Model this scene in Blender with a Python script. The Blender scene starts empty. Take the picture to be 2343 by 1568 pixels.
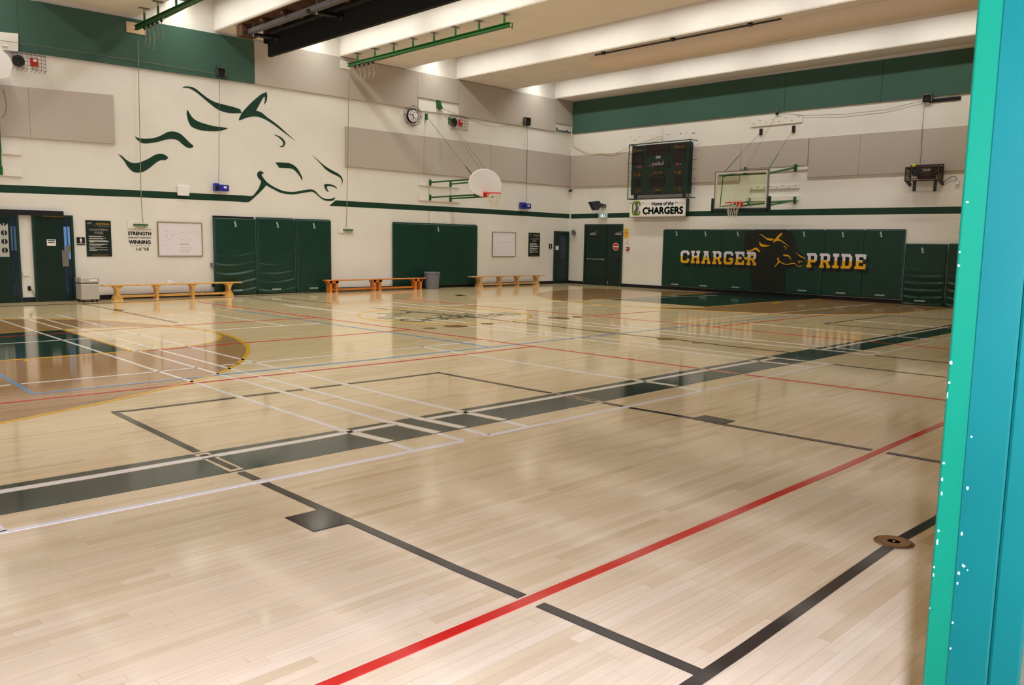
import bpy, bmesh, math, random
from mathutils import Vector, Matrix
random.seed(4)
sc = bpy.context.scene
col = sc.collection

# ------------------------------------------------------------------ camera, world, flash, exposure
CAM_H, F_PX, W_PX, H_PX = 1.55, 1873.75, 2343, 1568
YAW, PIT, ROL = math.radians(44.577), math.radians(-6.993), math.radians(0.924)
_F = Vector((math.sin(YAW) * math.cos(PIT), math.cos(YAW) * math.cos(PIT), math.sin(PIT)))
_R0 = Vector((math.cos(YAW), -math.sin(YAW), 0)); _U0 = _R0.cross(_F)
_R = math.cos(ROL) * _R0 + math.sin(ROL) * _U0
_U = -math.sin(ROL) * _R0 + math.cos(ROL) * _U0
CAM = Vector((0, 0, CAM_H))
cd = bpy.data.cameras.new('camera'); cam = bpy.data.objects.new('camera', cd); col.objects.link(cam)
cd.sensor_width = 36; cd.lens = 36 * F_PX / W_PX; cd.clip_start = .05; cd.clip_end = 200
cam.matrix_world = Matrix(((_R.x, _U.x, -_F.x, 0), (_R.y, _U.y, -_F.y, 0), (_R.z, _U.z, -_F.z, CAM_H), (0, 0, 0, 1)))
sc.camera = cam
vs = sc.view_settings
vs.view_transform = 'Standard'; vs.look = 'None'; vs.gamma = 1; vs.use_curve_mapping = False
vs.exposure = 0.0
sc.cycles.use_denoising = True
sc.cycles.max_bounces = 8; sc.cycles.diffuse_bounces = 5; sc.cycles.sample_clamp_indirect = 8
w = bpy.data.worlds.new('world'); sc.world = w; w.use_nodes = True
w.node_tree.nodes['Background'].inputs[0].default_value = (1, .95, .9, 1)
w.node_tree.nodes['Background'].inputs[1].default_value = .05
LAMP_W, LAMP_COL = 117.0, (1.0, 1.03, .96)
FLASH_W, FLASH_COL = 1600.0, (.48, .55, .90)
fl = bpy.data.lights.new('camera_flash', 'POINT'); fl.energy = FLASH_W; fl.color = FLASH_COL; fl.shadow_soft_size = .012
flo = bpy.data.objects.new('camera_flash', fl); col.objects.link(flo)
flo.location = CAM + _R * .034 + _U * .085 - _F * .01

# room: back wall y = YA, right wall x = XB, beam soffits z = ZB, light wells up to ZC
YA, XB, ZB, ZC = 21.2, 23.88, 6.845, 8.15
XL, YN = -3.3, .309

# ------------------------------------------------------------------ helpers
def ray(px, py):
    return (_R * (px - W_PX / 2) - _U * (py - H_PX / 2) + _F * F_PX).normalized()
def fl_pt(px, py, z=0.0):
    d = ray(px, py); return CAM + d * ((z - CAM_H) / d.z)
def pA(px, py, o=0.0):
    d = ray(px, py); p = CAM + d * ((YA - o) / d.y); return (p.x, p.z)
def pB(px, py, o=0.0):
    d = ray(px, py); p = CAM + d * ((XB - o) / d.x); return (-p.y, p.z)
GAP = .003
def WA(u, v, o=0.0): return Vector((u, YA - GAP - o, v))
def WB(u, v, o=0.0): return Vector((XB - GAP - o, -u, v))
def WA0(u, v, o=0.0): return Vector((u, YA - o, v))
def WB0(u, v, o=0.0): return Vector((XB - o, -u, v))
def FL(u, v, o=0.0): return Vector((u, v, o))
def s2l(r, g, b):
    f = lambda c: c / 12.92 if c <= .04045 else ((c + .055) / 1.055) ** 2.4
    return (f(r / 255), f(g / 255), f(b / 255), 1)

class MB:
    def __init__(self): self.v = []; self.f = []
    def add(self, vs, fs):
        n = len(self.v); self.v += [Vector(p) for p in vs]; self.f += [tuple(i + n for i in f) for f in fs]; return self
    def box(self, a, b):
        x0, x1 = sorted((a[0], b[0])); y0, y1 = sorted((a[1], b[1])); z0, z1 = sorted((a[2], b[2]))
        return self.add([(x0, y0, z0), (x1, y0, z0), (x1, y1, z0), (x0, y1, z0), (x0, y0, z1), (x1, y0, z1), (x1, y1, z1), (x0, y1, z1)],
                        [(0, 3, 2, 1), (4, 5, 6, 7), (0, 1, 5, 4), (1, 2, 6, 5), (2, 3, 7, 6), (3, 0, 4, 7)])
    def prism(self, poly, o0, o1, W):
        n = len(poly)
        vs = [W(u, v, o0) for u, v in poly] + [W(u, v, o1) for u, v in poly]
        fs = [tuple(range(n)), tuple(range(2 * n - 1, n - 1, -1))] + [(i, (i + 1) % n, n + (i + 1) % n, n + i) for i in range(n)]
        return self.add(vs, fs)
    def rect(self, u0, u1, v0, v1, o0, o1, W):
        return self.prism([(u0, v0), (u1, v0), (u1, v1), (u0, v1)], o0, o1, W)
    def tube(self, pts, r, n=8, closed=False):
        pts = [Vector(p) for p in pts]; m = len(pts); rings = []
        rr = r if isinstance(r, (list, tuple)) else [r] * m
        up = None
        for i, p in enumerate(pts):
            a = pts[i - 1] if (i or closed) else p; b = pts[(i + 1) % m] if (i < m - 1 or closed) else p
            t = (b - a).normalized()
            if up is None or abs(up.dot(t)) > .95:
                up = Vector((0, 0, 1)) if abs(t.z) < .9 else Vector((1, 0, 0))
            x = t.cross(up).normalized(); y = x.cross(t).normalized(); up = y
            rings.append([p + (x * math.cos(k * 2 * math.pi / n) + y * math.sin(k * 2 * math.pi / n)) * rr[i] for k in range(n)])
        vs = [q for g in rings for q in g]; fs = []
        for i in range(m if closed else m - 1):
            j = (i + 1) % m
            fs += [(i * n + k, i * n + (k + 1) % n, j * n + (k + 1) % n, j * n + k) for k in range(n)]
        if not closed: fs += [tuple(range(n)), tuple(range((m - 1) * n, m * n))]
        return self.add(vs, fs)
    def lathe(self, c, prof, n=24, ax=(0, 0, 1)):
        ax = Vector(ax).normalized(); a = Vector((1, 0, 0)) if abs(ax.x) < .9 else Vector((0, 1, 0))
        x = ax.cross(a).normalized(); y = ax.cross(x); c = Vector(c); vs = []
        for r, h in prof:
            vs += [c + ax * h + (x * math.cos(k * 2 * math.pi / n) + y * math.sin(k * 2 * math.pi / n)) * max(r, 1e-4) for k in range(n)]
        fs = [(i * n + k, i * n + (k + 1) % n, (i + 1) * n + (k + 1) % n, (i + 1) * n + k) for i in range(len(prof) - 1) for k in range(n)]
        fs += [tuple(range(n)), tuple(range((len(prof) - 1) * n, len(prof) * n))]
        return self.add(vs, fs)

ORG = {}
def tag(o, label=None, cat=None, group=None, kind=None):
    if label: o['label'] = label
    if cat: o['category'] = cat
    if group: o['group'] = group
    if kind: o['kind'] = kind
    return o
def empty(name, loc, label=None, cat=None, group=None, kind=None):
    o = bpy.data.objects.new(name, None); col.objects.link(o); o.location = loc; o.empty_display_size = .1
    ORG[o] = Vector(loc)
    return tag(o, label, cat, group, kind)
def build(name, mb, m, parent=None, smooth=False, bevel=0, label=None, cat=None, group=None, kind=None, at=None):
    o0 = ORG[parent] if parent else (Vector(at) if at else Vector((0, 0, 0)))
    me = bpy.data.meshes.new(name); me.from_pydata([v - o0 for v in mb.v], [], mb.f)
    bm = bmesh.new(); bm.from_mesh(me); bmesh.ops.recalc_face_normals(bm, faces=bm.faces)
    if smooth:
        for e in bm.edges:
            e.smooth = not (len(e.link_faces) == 2 and e.calc_face_angle(0) > math.radians(40))
        for f in bm.faces: f.smooth = True
    bm.to_mesh(me); bm.free()
    me.materials.append(m)
    o = bpy.data.objects.new(name, me); col.objects.link(o)
    if parent: o.parent = parent
    else: o.location = o0
    ORG[o] = o0
    if bevel:
        b = o.modifiers.new('bevel', 'BEVEL'); b.width = bevel; b.segments = 2; b.limit_method = 'ANGLE'
    return tag(o, label, cat, group, kind)
def base_of(mb):
    xs = [v.x for v in mb.v]; ys = [v.y for v in mb.v]; zs = [v.z for v in mb.v]
    return Vector(((min(xs) + max(xs)) / 2, (min(ys) + max(ys)) / 2, min(zs)))
def thing(name, mb, m, label, cat, group=None, **k):
    return build(name, mb, m, None, label=label, cat=cat, group=group, at=base_of(mb), **k)
def copy_tree(o, loc, label, parent=None):
    c = o.copy(); col.objects.link(c)
    if parent: c.parent = parent
    else:
        c.location = loc; ORG[c] = Vector(loc); c['label'] = label
    for ch in o.children: copy_tree(ch, None, None, c)
    return c
def curve_poly(P, n=5):
    """closed Catmull-Rom through P; sharp corners kept"""
    P = [Vector((p[0], p[1])) for p in P]; N = len(P); out = []
    def corner(i):
        a = (P[i] - P[i - 1]); b = (P[(i + 1) % N] - P[i])
        return a.length and b.length and a.angle(b) > math.radians(62)
    for i in range(N):
        p0, p1, p2, p3 = P[i - 1], P[i], P[(i + 1) % N], P[(i + 2) % N]
        t1 = (p2 - p1) if corner(i) else (p2 - p0) * .5
        t2 = (p2 - p1) if corner((i + 1) % N) else (p3 - p1) * .5
        L = (p2 - p1).length
        if t1.length > 1.3 * L: t1 = t1.normalized() * 1.3 * L
        if t2.length > 1.3 * L: t2 = t2.normalized() * 1.3 * L
        for k in range(n):
            t = k / n
            out.append((2 * t**3 - 3 * t**2 + 1) * p1 + (t**3 - 2 * t**2 + t) * t1 + (-2 * t**3 + 3 * t**2) * p2 + (t**3 - t**2) * t2)
    return [(p.x, p.y) for p in out]
_txt = {}
def text_mesh(body):
    if body not in _txt:
        c = bpy.data.curves.new('t', 'FONT'); c.body = body; c.size = 1; c.align_x = 'LEFT'
        c.resolution_u = 3
        o = bpy.data.objects.new('t', c); col.objects.link(o)
        bpy.context.view_layer.update()
        me = bpy.data.meshes.new_from_object(o.evaluated_get(bpy.context.evaluated_depsgraph_get()))
        vs = [v.co.copy() for v in me.vertices]; fs = [tuple(p.vertices) for p in me.polygons]
        bpy.data.objects.remove(o); bpy.data.curves.remove(c); bpy.data.meshes.remove(me)
        xs = [v.x for v in vs]; ys = [v.y for v in vs]
        _txt[body] = (vs, fs, min(xs), max(xs), min(ys), max(ys))
    return _txt[body]
def letters(mb, body, u0, u1, v0, v1, o, W, bold=0, slant=0):
    """lettering fitted into u0..u1 x v0..v1 on a wall frame, standing o off the surface"""
    vs, fs, x0, x1, y0, y1 = text_mesh(body)
    for du, dv in ([(0, 0)] if not bold else [(0, 0), (bold, 0), (-bold, 0), (0, bold), (0, -bold)]):
        mb.add([W(u0 + (v.x - x0) / (x1 - x0) * (u1 - u0) + du + slant * (v.y - y0) / (y1 - y0), v0 + (v.y - y0) / (y1 - y0) * (v1 - v0) + dv, o + (.0004 if du or dv else 0)) for v in vs], fs)
    return mb

# ------------------------------------------------------------------ materials
MATS = {}
def mat(name, c, rough=.5, spec=.5, metal=0, noise=0, nscale=8, bump=0, bscale=60, emit=None, coat=0, trans=0):
    if name in MATS: return MATS[name]
    m = bpy.data.materials.new(name); m.use_nodes = True; nt = m.node_tree; N = nt.nodes; L = nt.links
    b = N['Principled BSDF']
    b.inputs['Base Color'].default_value = c if len(c) == 4 else (*c, 1)
    b.inputs['Roughness'].default_value = rough; b.inputs['Specular IOR Level'].default_value = spec; b.inputs['Metallic'].default_value = metal
    b.inputs['Coat Weight'].default_value = coat; b.inputs['Transmission Weight'].default_value = trans
    tc = N.new('ShaderNodeTexCoord')
    if noise:
        n = N.new('ShaderNodeTexNoise'); n.inputs['Scale'].default_value = nscale; n.inputs['Detail'].default_value = 4
        mx = N.new('ShaderNodeMix'); mx.data_type = 'RGBA'; mx.blend_type = 'MULTIPLY'; mx.inputs[0].default_value = 1
        mr = N.new('ShaderNodeMapRange'); mr.inputs[1].default_value = .3; mr.inputs[2].default_value = .7; mr.inputs[3].default_value = 1 - noise; mr.inputs[4].default_value = 1 + noise * .3
        L.new(tc.outputs['Object'], n.inputs['Vector']); L.new(n.outputs['Fac'], mr.inputs[0])
        mx.inputs[6].default_value = c if len(c) == 4 else (*c, 1); L.new(mr.outputs[0], mx.inputs[7]); L.new(mx.outputs[2], b.inputs['Base Color'])
    if bump:
        n = N.new('ShaderNodeTexNoise'); n.inputs['Scale'].default_value = bscale; n.inputs['Detail'].default_value = 3
        bp = N.new('ShaderNodeBump'); bp.inputs['Strength'].default_value = bump; bp.inputs['Distance'].default_value = .01
        L.new(tc.outputs['Object'], n.inputs['Vector']); L.new(n.outputs['Fac'], bp.inputs['Height']); L.new(bp.outputs[0], b.inputs['Normal'])
    if emit:
        b.inputs['Emission Color'].default_value = (*emit[:3], 1); b.inputs['Emission Strength'].default_value = emit[3]
    MATS[name] = m
    return m

def block_wall_mat():
    m = bpy.data.materials.new('painted_block'); m.use_nodes = True; nt = m.node_tree; N = nt.nodes; L = nt.links; b = N['Principled BSDF']
    tc = N.new('ShaderNodeTexCoord'); sp = N.new('ShaderNodeSeparateXYZ'); ad = N.new('ShaderNodeMath'); cb = N.new('ShaderNodeCombineXYZ')
    L.new(tc.outputs['Object'], sp.inputs[0]); L.new(sp.outputs[0], ad.inputs[0]); L.new(sp.outputs[1], ad.inputs[1]); L.new(ad.outputs[0], cb.inputs[0]); L.new(sp.outputs[2], cb.inputs[1])
    br = N.new('ShaderNodeTexBrick'); L.new(cb.outputs[0], br.inputs['Vector'])
    for k, v in (('Scale', 1), ('Mortar Size', .006), ('Mortar Smooth', .6), ('Brick Width', .4), ('Row Height', .195)): br.inputs[k].default_value = v
    c = s2l(229, 223, 213)
    br.inputs['Color1'].default_value = c; br.inputs['Color2'].default_value = tuple(x * .985 for x in c[:3]) + (1,); br.inputs['Mortar'].default_value = tuple(x * .965 for x in c[:3]) + (1,)
    n = N.new('ShaderNodeTexNoise'); n.inputs['Scale'].default_value = .7; n.inputs['Detail'].default_value = 5; L.new(tc.outputs['Object'], n.inputs['Vector'])
    mr = N.new('ShaderNodeMapRange'); mr.inputs[1].default_value = .3; mr.inputs[2].default_value = .75; mr.inputs[3].default_value = 1; mr.inputs[4].default_value = .93
    L.new(n.outputs['Fac'], mr.inputs[0])
    mx = N.new('ShaderNodeMix'); mx.data_type = 'RGBA'; mx.blend_type = 'MULTIPLY'; mx.inputs[0].default_value = 1
    L.new(br.outputs['Color'], mx.inputs[6]); L.new(mr.outputs[0], mx.inputs[7]); L.new(mx.outputs[2], b.inputs['Base Color'])
    bp = N.new('ShaderNodeBump'); bp.invert = True; bp.inputs['Strength'].default_value = .2; bp.inputs['Distance'].default_value = .003
    L.new(br.outputs['Fac'], bp.inputs['Height']); L.new(bp.outputs[0], b.inputs['Normal'])
    b.inputs['Roughness'].default_value = .55; b.inputs['Specular IOR Level'].default_value = .3
    return m
def wood_mat(name, tint, var=1.0):
    """maple strip flooring: boards run along X, every board its own tone, faint grain and dark joints"""
    m = bpy.data.materials.new(name); m.use_nodes = True; nt = m.node_tree; N = nt.nodes; L = nt.links; b = N['Principled BSDF']
    tc = N.new('ShaderNodeTexCoord'); sp = N.new('ShaderNodeSeparateXYZ'); L.new(tc.outputs['Object'], sp.inputs[0])
    def M(op, a, bb=None, c=None):
        n = N.new('ShaderNodeMath'); n.operation = op
        for i, x in enumerate((a, bb, c)):
            if x is None: continue
            if isinstance(x, (int, float)): n.inputs[i].default_value = x
            else: L.new(x, n.inputs[i])
        return n.outputs[0]
    RW, LN = .056, .85
    ry = M('DIVIDE', sp.outputs[1], RW); row = M('FLOOR', ry); fy = M('FRACT', ry)
    wn = N.new('ShaderNodeTexWhiteNoise'); wn.noise_dimensions = '1D'; L.new(row, wn.inputs['W'])
    xo = M('ADD', M('DIVIDE', sp.outputs[0], LN), M('MULTIPLY', wn.outputs['Value'], 9.7)); pl = M('FLOOR', xo); fx = M('FRACT', xo)
    cb = N.new('ShaderNodeCombineXYZ'); L.new(row, cb.inputs[0]); L.new(pl, cb.inputs[1])
    w2 = N.new('ShaderNodeTexWhiteNoise'); w2.noise_dimensions = '2D'; L.new(cb.outputs[0], w2.inputs['Vector'])
    rp = N.new('ShaderNodeValToRGB'); e = rp.color_ramp.elements
    def tn(k, w): return tuple(tint[i] * k * w[i] for i in range(3)) + (1,)
    v = .055 * var
    e[0].position = 0; e[0].color = tn(1 - 2.6 * v, (1, .95, .86)); e[1].position = 1; e[1].color = tn(1 + .9 * v, (1, 1.02, 1.06))
    for p, k, wv in ((.06, 1 - 1.2 * v, (1, .97, .90)), (.45, 1, (1, 1, 1)), (.75, 1 + .4 * v, (1, .985, .97))):
        q = e.new(p); q.color = tn(k, wv)
    L.new(w2.outputs['Value'], rp.inputs[0])
    mp = N.new('ShaderNodeMapping'); mp.inputs['Scale'].default_value = (2.2, 46, 1); L.new(tc.outputs['Object'], mp.inputs[0])
    gn = N.new('ShaderNodeTexNoise'); gn.inputs['Scale'].default_value = 1; gn.inputs['Detail'].default_value = 5; L.new(mp.outputs[0], gn.inputs['Vector'])
    mr = N.new('ShaderNodeMapRange'); mr.inputs[1].default_value = .3; mr.inputs[2].default_value = .72; mr.inputs[3].default_value = 1.03; mr.inputs[4].default_value = .92
    L.new(gn.outputs['Fac'], mr.inputs[0])
    jy = M('LESS_THAN', fy, .028); jx = M('LESS_THAN', fx, .0024); j = M('MAXIMUM', jy, jx)
    jm = M('SUBTRACT', 1, M('MULTIPLY', j, .30))
    tot = M('MULTIPLY', mr.outputs[0], jm)
    mx = N.new('ShaderNodeMix'); mx.data_type = 'RGBA'; mx.blend_type = 'MULTIPLY'; mx.inputs[0].default_value = 1
    L.new(rp.outputs[0], mx.inputs[6]); L.new(tot, mx.inputs[7]); L.new(mx.outputs[2], b.inputs['Base Color'])
    gloss(m)
    return m
def gloss(m):
    """varnish: slight ripple in the gloss coat"""
    nt = m.node_tree; N = nt.nodes; L = nt.links; b = N['Principled BSDF']
    b.inputs['Roughness'].default_value = .085; b.inputs['Specular IOR Level'].default_value = .5
    tc = N.new('ShaderNodeTexCoord'); mp = N.new('ShaderNodeMapping'); mp.inputs['Scale'].default_value = (1.1, 17.8, 1); L.new(tc.outputs['Object'], mp.inputs[0])
    n = N.new('ShaderNodeTexNoise'); n.inputs['Scale'].default_value = 1; n.inputs['Detail'].default_value = 1
    L.new(mp.outputs[0], n.inputs['Vector'])
    bp = N.new('ShaderNodeBump'); bp.inputs['Strength'].default_value = .03; bp.inputs['Distance'].default_value = .004
    L.new(n.outputs['Fac'], bp.inputs['Height']); L.new(bp.outputs[0], b.inputs['Normal'])
    return m
WOOD = (.72, .55, .32)
m_wood = wood_mat('maple_floor', WOOD)
m_stain = wood_mat('stained_maple_floor', (.40, .22, .09), 1.3)
def paint(name, c): return gloss(mat(name, c, noise=.06, nscale=5))
m_lwhite = paint('line_white', s2l(232, 224, 214)); m_lblack = paint('line_black', s2l(36, 28, 26)); m_lred = paint('line_red', s2l(200, 38, 28))
m_lyel = paint('line_yellow', s2l(226, 172, 30)); m_lblue = paint('line_blue', s2l(112, 152, 190)); m_lgreen = paint('court_green', s2l(32, 54, 44))
m_wall = block_wall_mat()
m_conc = mat('ceiling_concrete', s2l(228, 220, 212), .8, .2, noise=.05, nscale=1.5)
m_sgreen = mat('stripe_green', s2l(18, 55, 38), .5, .3)
m_pgreen = mat('panel_green_fabric', s2l(70, 98, 86), .95, .1, noise=.14, nscale=90, bump=.3, bscale=300)
m_pgray = mat('panel_grey_fabric', s2l(190, 178, 166), .95, .1, noise=.14, nscale=90, bump=.3, bscale=300)
m_vinyl = mat('green_vinyl', s2l(13, 54, 42), .36, .35, noise=.1, nscale=3)
m_black = mat('black_rubber', s2l(22, 22, 24), .6, .3)
m_door = mat('door_green', s2l(10, 38, 32), .3, .4)
m_doorframe = mat('door_frame_green', s2l(16, 52, 42), .3, .5)
m_white = mat('white_paint', s2l(226, 220, 210), .5, .4)
m_white2 = mat('white_enamel', s2l(236, 230, 228), .35, .5)
m_metal = mat('galvanised_steel', s2l(150, 148, 146), .35, .5, .9)
m_alu = mat('aluminium', s2l(170, 168, 164), .4, .5, .7)
m_dmetal = mat('dark_steel', s2l(44, 42, 42), .5, .5, .4)
m_bmetal = mat('black_steel', s2l(24, 24, 26), .45, .5, .2)
m_bfab = mat('black_fabric', s2l(34, 36, 36), .85, .2, noise=.1, nscale=200)
m_agreen = mat('arm_green', s2l(22, 92, 40), .4, .5)
m_rail = mat('rail_green', s2l(24, 92, 32), .4, .5)
m_rust = mat('rusty_board', s2l(92, 62, 44), .8, .2, noise=.6, nscale=3)
m_wire = mat('wire', s2l(70, 64, 58), .5, .5, .5)
m_cable = mat('cable', s2l(120, 108, 86), .6, .3)
m_ycable = mat('yellow_cable', s2l(196, 162, 84), .6, .3)
m_rope = mat('rope', s2l(150, 138, 112), .9, .1)
m_blue = mat('blue_plastic', s2l(28, 40, 150), .35, .5)
m_red = mat('red_plastic', s2l(196, 30, 28), .4, .5)
m_rim = mat('rim_orange', s2l(226, 48, 22), .4, .5)
m_net = mat('net_white', s2l(214, 202, 178), .9, .1)
m_wboard = mat('whiteboard', s2l(226, 218, 222), .25, .5)
m_bench = mat('bench_wood', s2l(222, 168, 88), .4, .5, noise=.25, nscale=12)
m_bench2 = mat('bench_wood_orange', s2l(208, 122, 44), .35, .5, noise=.25, nscale=12)
m_bench3 = mat('bench_wood_pale', s2l(214, 164, 104), .4, .5, noise=.25, nscale=12)
m_poster = mat('poster_black', s2l(16, 34, 28), .5, .3)
m_ink = mat('ink_green', s2l(24, 46, 34), .6, .2)
m_pwhite = mat('print_white', s2l(232, 226, 220), .6, .2)
m_pyel = mat('print_yellow', s2l(220, 170, 30), .6, .2)
m_gold = mat('print_gold', s2l(236, 172, 20), .5, .3)
m_grey = mat('grey_plastic', s2l(112, 110, 116), .5, .4)
m_silver = mat('silver_cabinet', s2l(196, 188, 178), .35, .5, .3)
m_sbgreen = mat('scoreboard_green', s2l(20, 42, 34), .5, .4)
m_sbwin = mat('display_window', s2l(26, 16, 18), .2, .5)
m_sbtext = mat('scoreboard_text', s2l(166, 136, 88), .6, .2)
m_brass = mat('brass', s2l(150, 108, 58), .35, .5, .8)
m_brown = mat('dark_brown_mesh', s2l(70, 52, 42), .7, .3)
m_glassframe = mat('frame_white_grey', s2l(214, 206, 204), .4, .5)
m_fgrey = mat('frame_grey', s2l(124, 112, 110), .45, .5)

# ------------------------------------------------------------------ floor and its painted lines
mb = MB().box((XL, -2.4, -.12), (XB + .2, YA + .2, 0)); floor = build('floor', mb, m_wood, kind='structure')
ZL = [0, .0012, .0020, .0028, .0036, .0044]
def seg(P, wd, lvl, mb, end=0):
    """painted line through floor points P, width wd"""
    P = [Vector((p.x, p.y)) for p in P]; z0, z1 = 0.0, ZL[lvl]; Lf = []; Rt = []
    for i, p in enumerate(P):
        a = P[max(i - 1, 0)]; b = P[min(i + 1, len(P) - 1)]; t = (b - a).normalized(); n = Vector((-t.y, t.x)) * wd / 2
        if end and i == 0: p = p - t * end
        if end and i == len(P) - 1: p = p + t * end
        Lf.append(p + n); Rt.append(p - n)
    for i in range(len(P) - 1):
        q = [Lf[i], Lf[i + 1], Rt[i + 1], Rt[i]]
        mb.prism([(a.x, a.y) for a in q], z0, z1, FL)
def px_seg(pts, wd, lvl, mb, end=0): seg([fl_pt(*p) for p in pts], wd, lvl, mb, end)
def px_poly(pts, lvl, mb): mb.prism([(fl_pt(*p).x, fl_pt(*p).y) for p in pts], 0, ZL[lvl], FL)
def mark(name, mb, m): return build(name, mb, m, floor)

arcL = [(-70, 982), (0, 969.5), (42.9, 961.5), (100, 949.3), (160.7, 937.5), (235.7, 922), (300, 907.5), (376.8, 889.5), (433, 875.8), (504.9, 854), (543, 834.5), (559, 820.5), (567, 809), (568.2, 800), (565, 791), (553, 781.3), (535, 772), (505, 763), (478, 757), (428, 750), (376.8, 745), (300, 739.3), (267.9, 736), (178.6, 731.4), (89.3, 730.4), (0, 731), (-70, 732)]
circL = [(143, 754), (244.6, 749.6), (300, 748.3), (389.6, 748.6), (453.6, 755), (484.4, 760.2), (498, 765), (505, 770), (500, 778), (478, 785), (438.3, 791.5), (389.6, 796.8), (351.2, 801), (315.4, 803.5), (302, 804)]
arcR = [(2192, 706), (2123, 711.3), (2048.8, 717.5), (1942, 719.8), (1800, 719.3), (1662.8, 713.4), (1513, 706.4), (1400, 699), (1329.5, 693.8), (1297.6, 690.5), (1260, 685.7), (1236, 680), (1225, 675.6), (1236, 670.5), (1266, 665.8), (1297.6, 663.2), (1344.5, 659.8)]
circR = [(1385, 685.5), (1358.6, 685.5), (1344.5, 687), (1331, 690.5), (1336, 693.5), (1353.9, 696.6), (1400, 699.5), (1449, 702), (1513, 704.2), (1609, 704.6), (1616, 703)]
keyL = [(-70, 767.5), (0, 763), (142.8, 754.3), (302, 804), (0, 826), (-70, 831)]
keyR = [(1385.4, 685.5), (1500, 678.8), (1609.4, 672.4), (1652, 670), (1885, 684), (1800, 689.5), (1750, 692.2), (1615.8, 703)]
mb = MB(); px_poly(arcL, 1, mb); px_poly(arcR + [(1640, 670), (1880, 683)], 1, mb); mark('stained_zone', mb, m_stain)
mb = MB(); px_poly(circL, 2, mb); px_poly(circR, 2, mb); mark('free_throw_semicircle', mb, m_wood)
mb = MB(); px_poly(keyL, 2, mb); px_poly(keyR, 2, mb)
far = [(-70, 1123.5), (0, 1112.5), (200, 1079), (700, 997.7), (1200, 912.7), (1700, 826), (2181.4, 742.4), (2300, 722)]
near = [(2300, 736), (2181, 761.3), (1700, 855.9), (1200, 954.4), (700, 1049.6), (200, 1143), (0, 1179.5), (-70, 1192)]
px_poly(far + near, 2, mb); mark('green_court_zone', mb, m_lgreen)
# bare wood margins where lines cross the green band
mb = MB()
band1 = [[(-70, 1138), (0, 1126.4), (200, 1093.6), (700, 1008), (793, 991), (904, 971.5)], [(979.7, 959.2), (1200, 921.6), (1700, 833), (1777.4, 819.6)], [(1881, 800.4), (2173.8, 747.3)]]
for P in band1: px_seg(P, .088, 3, mb)
cross = [[(779, 984.3), (891, 1011)], [(889, 966), (1001, 991)], [(948, 955.7), (1060, 979.3)], [(1042, 940), (1153, 962)], [(1447, 868.9), (1549, 884)], [(1716, 824.5), (1806, 834.5)], [(1757, 817.2), (1843, 827)], [(1856, 798.5), (1944, 807)], [(1891, 794), (1975, 803)], [(2030, 768.3), (2100, 774.6)]]
for P in cross: px_seg(P, .098, 3, mb)
px_seg([(1603, 844.3), (1692, 856)], .085, 3, mb)
px_poly([(444, 1041.5), (475.4, 1036), (557.8, 1074), (525.2, 1080.6)], 3, mb)
px_poly([(1264, 903), (1274.8, 900.8), (1376.7, 918.8), (1364.8, 922)], 3, mb)
mark('bare_wood_margin', mb, m_wood)
mb = MB()
for P in band1: px_seg(P, .055, 4, mb)
for P in cross: px_seg(P, .052, 4, mb)
WL = .045
for P in ([(-60, 716), (0, 732.5), (234, 808), (360.7, 850), (458, 880), (700, 957.6), (776, 983)], [(893, 1014.5), (940.7, 1029)],
          [(43.5, 724.8), (143, 754), (318, 804.7), (600, 885), (885, 965)], [(1003, 992.5), (1058, 1007.5)],
          [(76, 723.5), (205, 758), (300, 784), (597, 863), (900, 942.5), (945, 954)], [(1062, 981.5), (1117, 996.5)],
          [(132.5, 720.7), (300, 762), (548, 821.6), (681.6, 854), (900, 906.6), (1038, 939)], [(1155, 964), (1205, 976)],
          [(-60, 1232), (5, 1219), (200, 1181), (700, 1081.6), (1060, 1009)], [(1118, 997), (1200, 979.7), (1700, 875.6), (1898, 833.8)], [(1996, 812.8), (2084, 793.8), (2178.5, 772.6)],
          [(-40, 1175), (5, 1218)], [(963, 793.4), (1035.7, 805.3), (1200, 831.6), (1350, 854.9), (1445, 868.7)], [(1553, 886), (1609, 894)],
          [(660, 700), (1033, 741.8), (1300, 772.7), (1712, 823)], [(1810, 835.7), (1857, 840.6)], [(650, 697), (900, 725), (1033, 734.3), (1300, 764.8), (1753, 816.8)], [(1846, 827), (1899, 833.3)],
          [(880, 697), (1300, 740.3), (1470.7, 758.4), (1650, 778.5), (1852, 798)], [(1946, 807.5), (1995, 812.7)], [(860, 688), (1223.5, 726), (1300, 733.9), (1650, 770.2), (1886, 793.5)], [(1978, 803.2), (2011, 806.2)],
          [(1716, 740.3), (2027, 767.8)], [(2105, 775), (2140, 778)], [(1950, 733), (2183, 752)],
          [(0, 884), (24, 881)], [(49, 878.8), (300, 856.7), (400, 847.3), (451, 841.8)], [(504.9, 836.7), (900, 800.4), (1281, 762.5)], [(250, 770.5), (400, 761.5), (730, 740)], [(1404.6, 751), (1524, 739), (1800, 714.7), (2000, 695.5)],
          [(1160, 713), (1260, 705.5), (1382, 698)], [(412.7, 708), (652, 745.3)], [(0, 787.8), (204.9, 774.5)], [(1000, 700), (1640, 676)]):
    px_seg(P, WL, 4, mb)
mark('white_line', mb, m_lwhite)
mb = MB()
px_seg([(640, 1613), (752, 1567), (1400, 1294), (1950.8, 1060), (2163.7, 967), (2300, 906)], .054, 4, mb)
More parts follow.
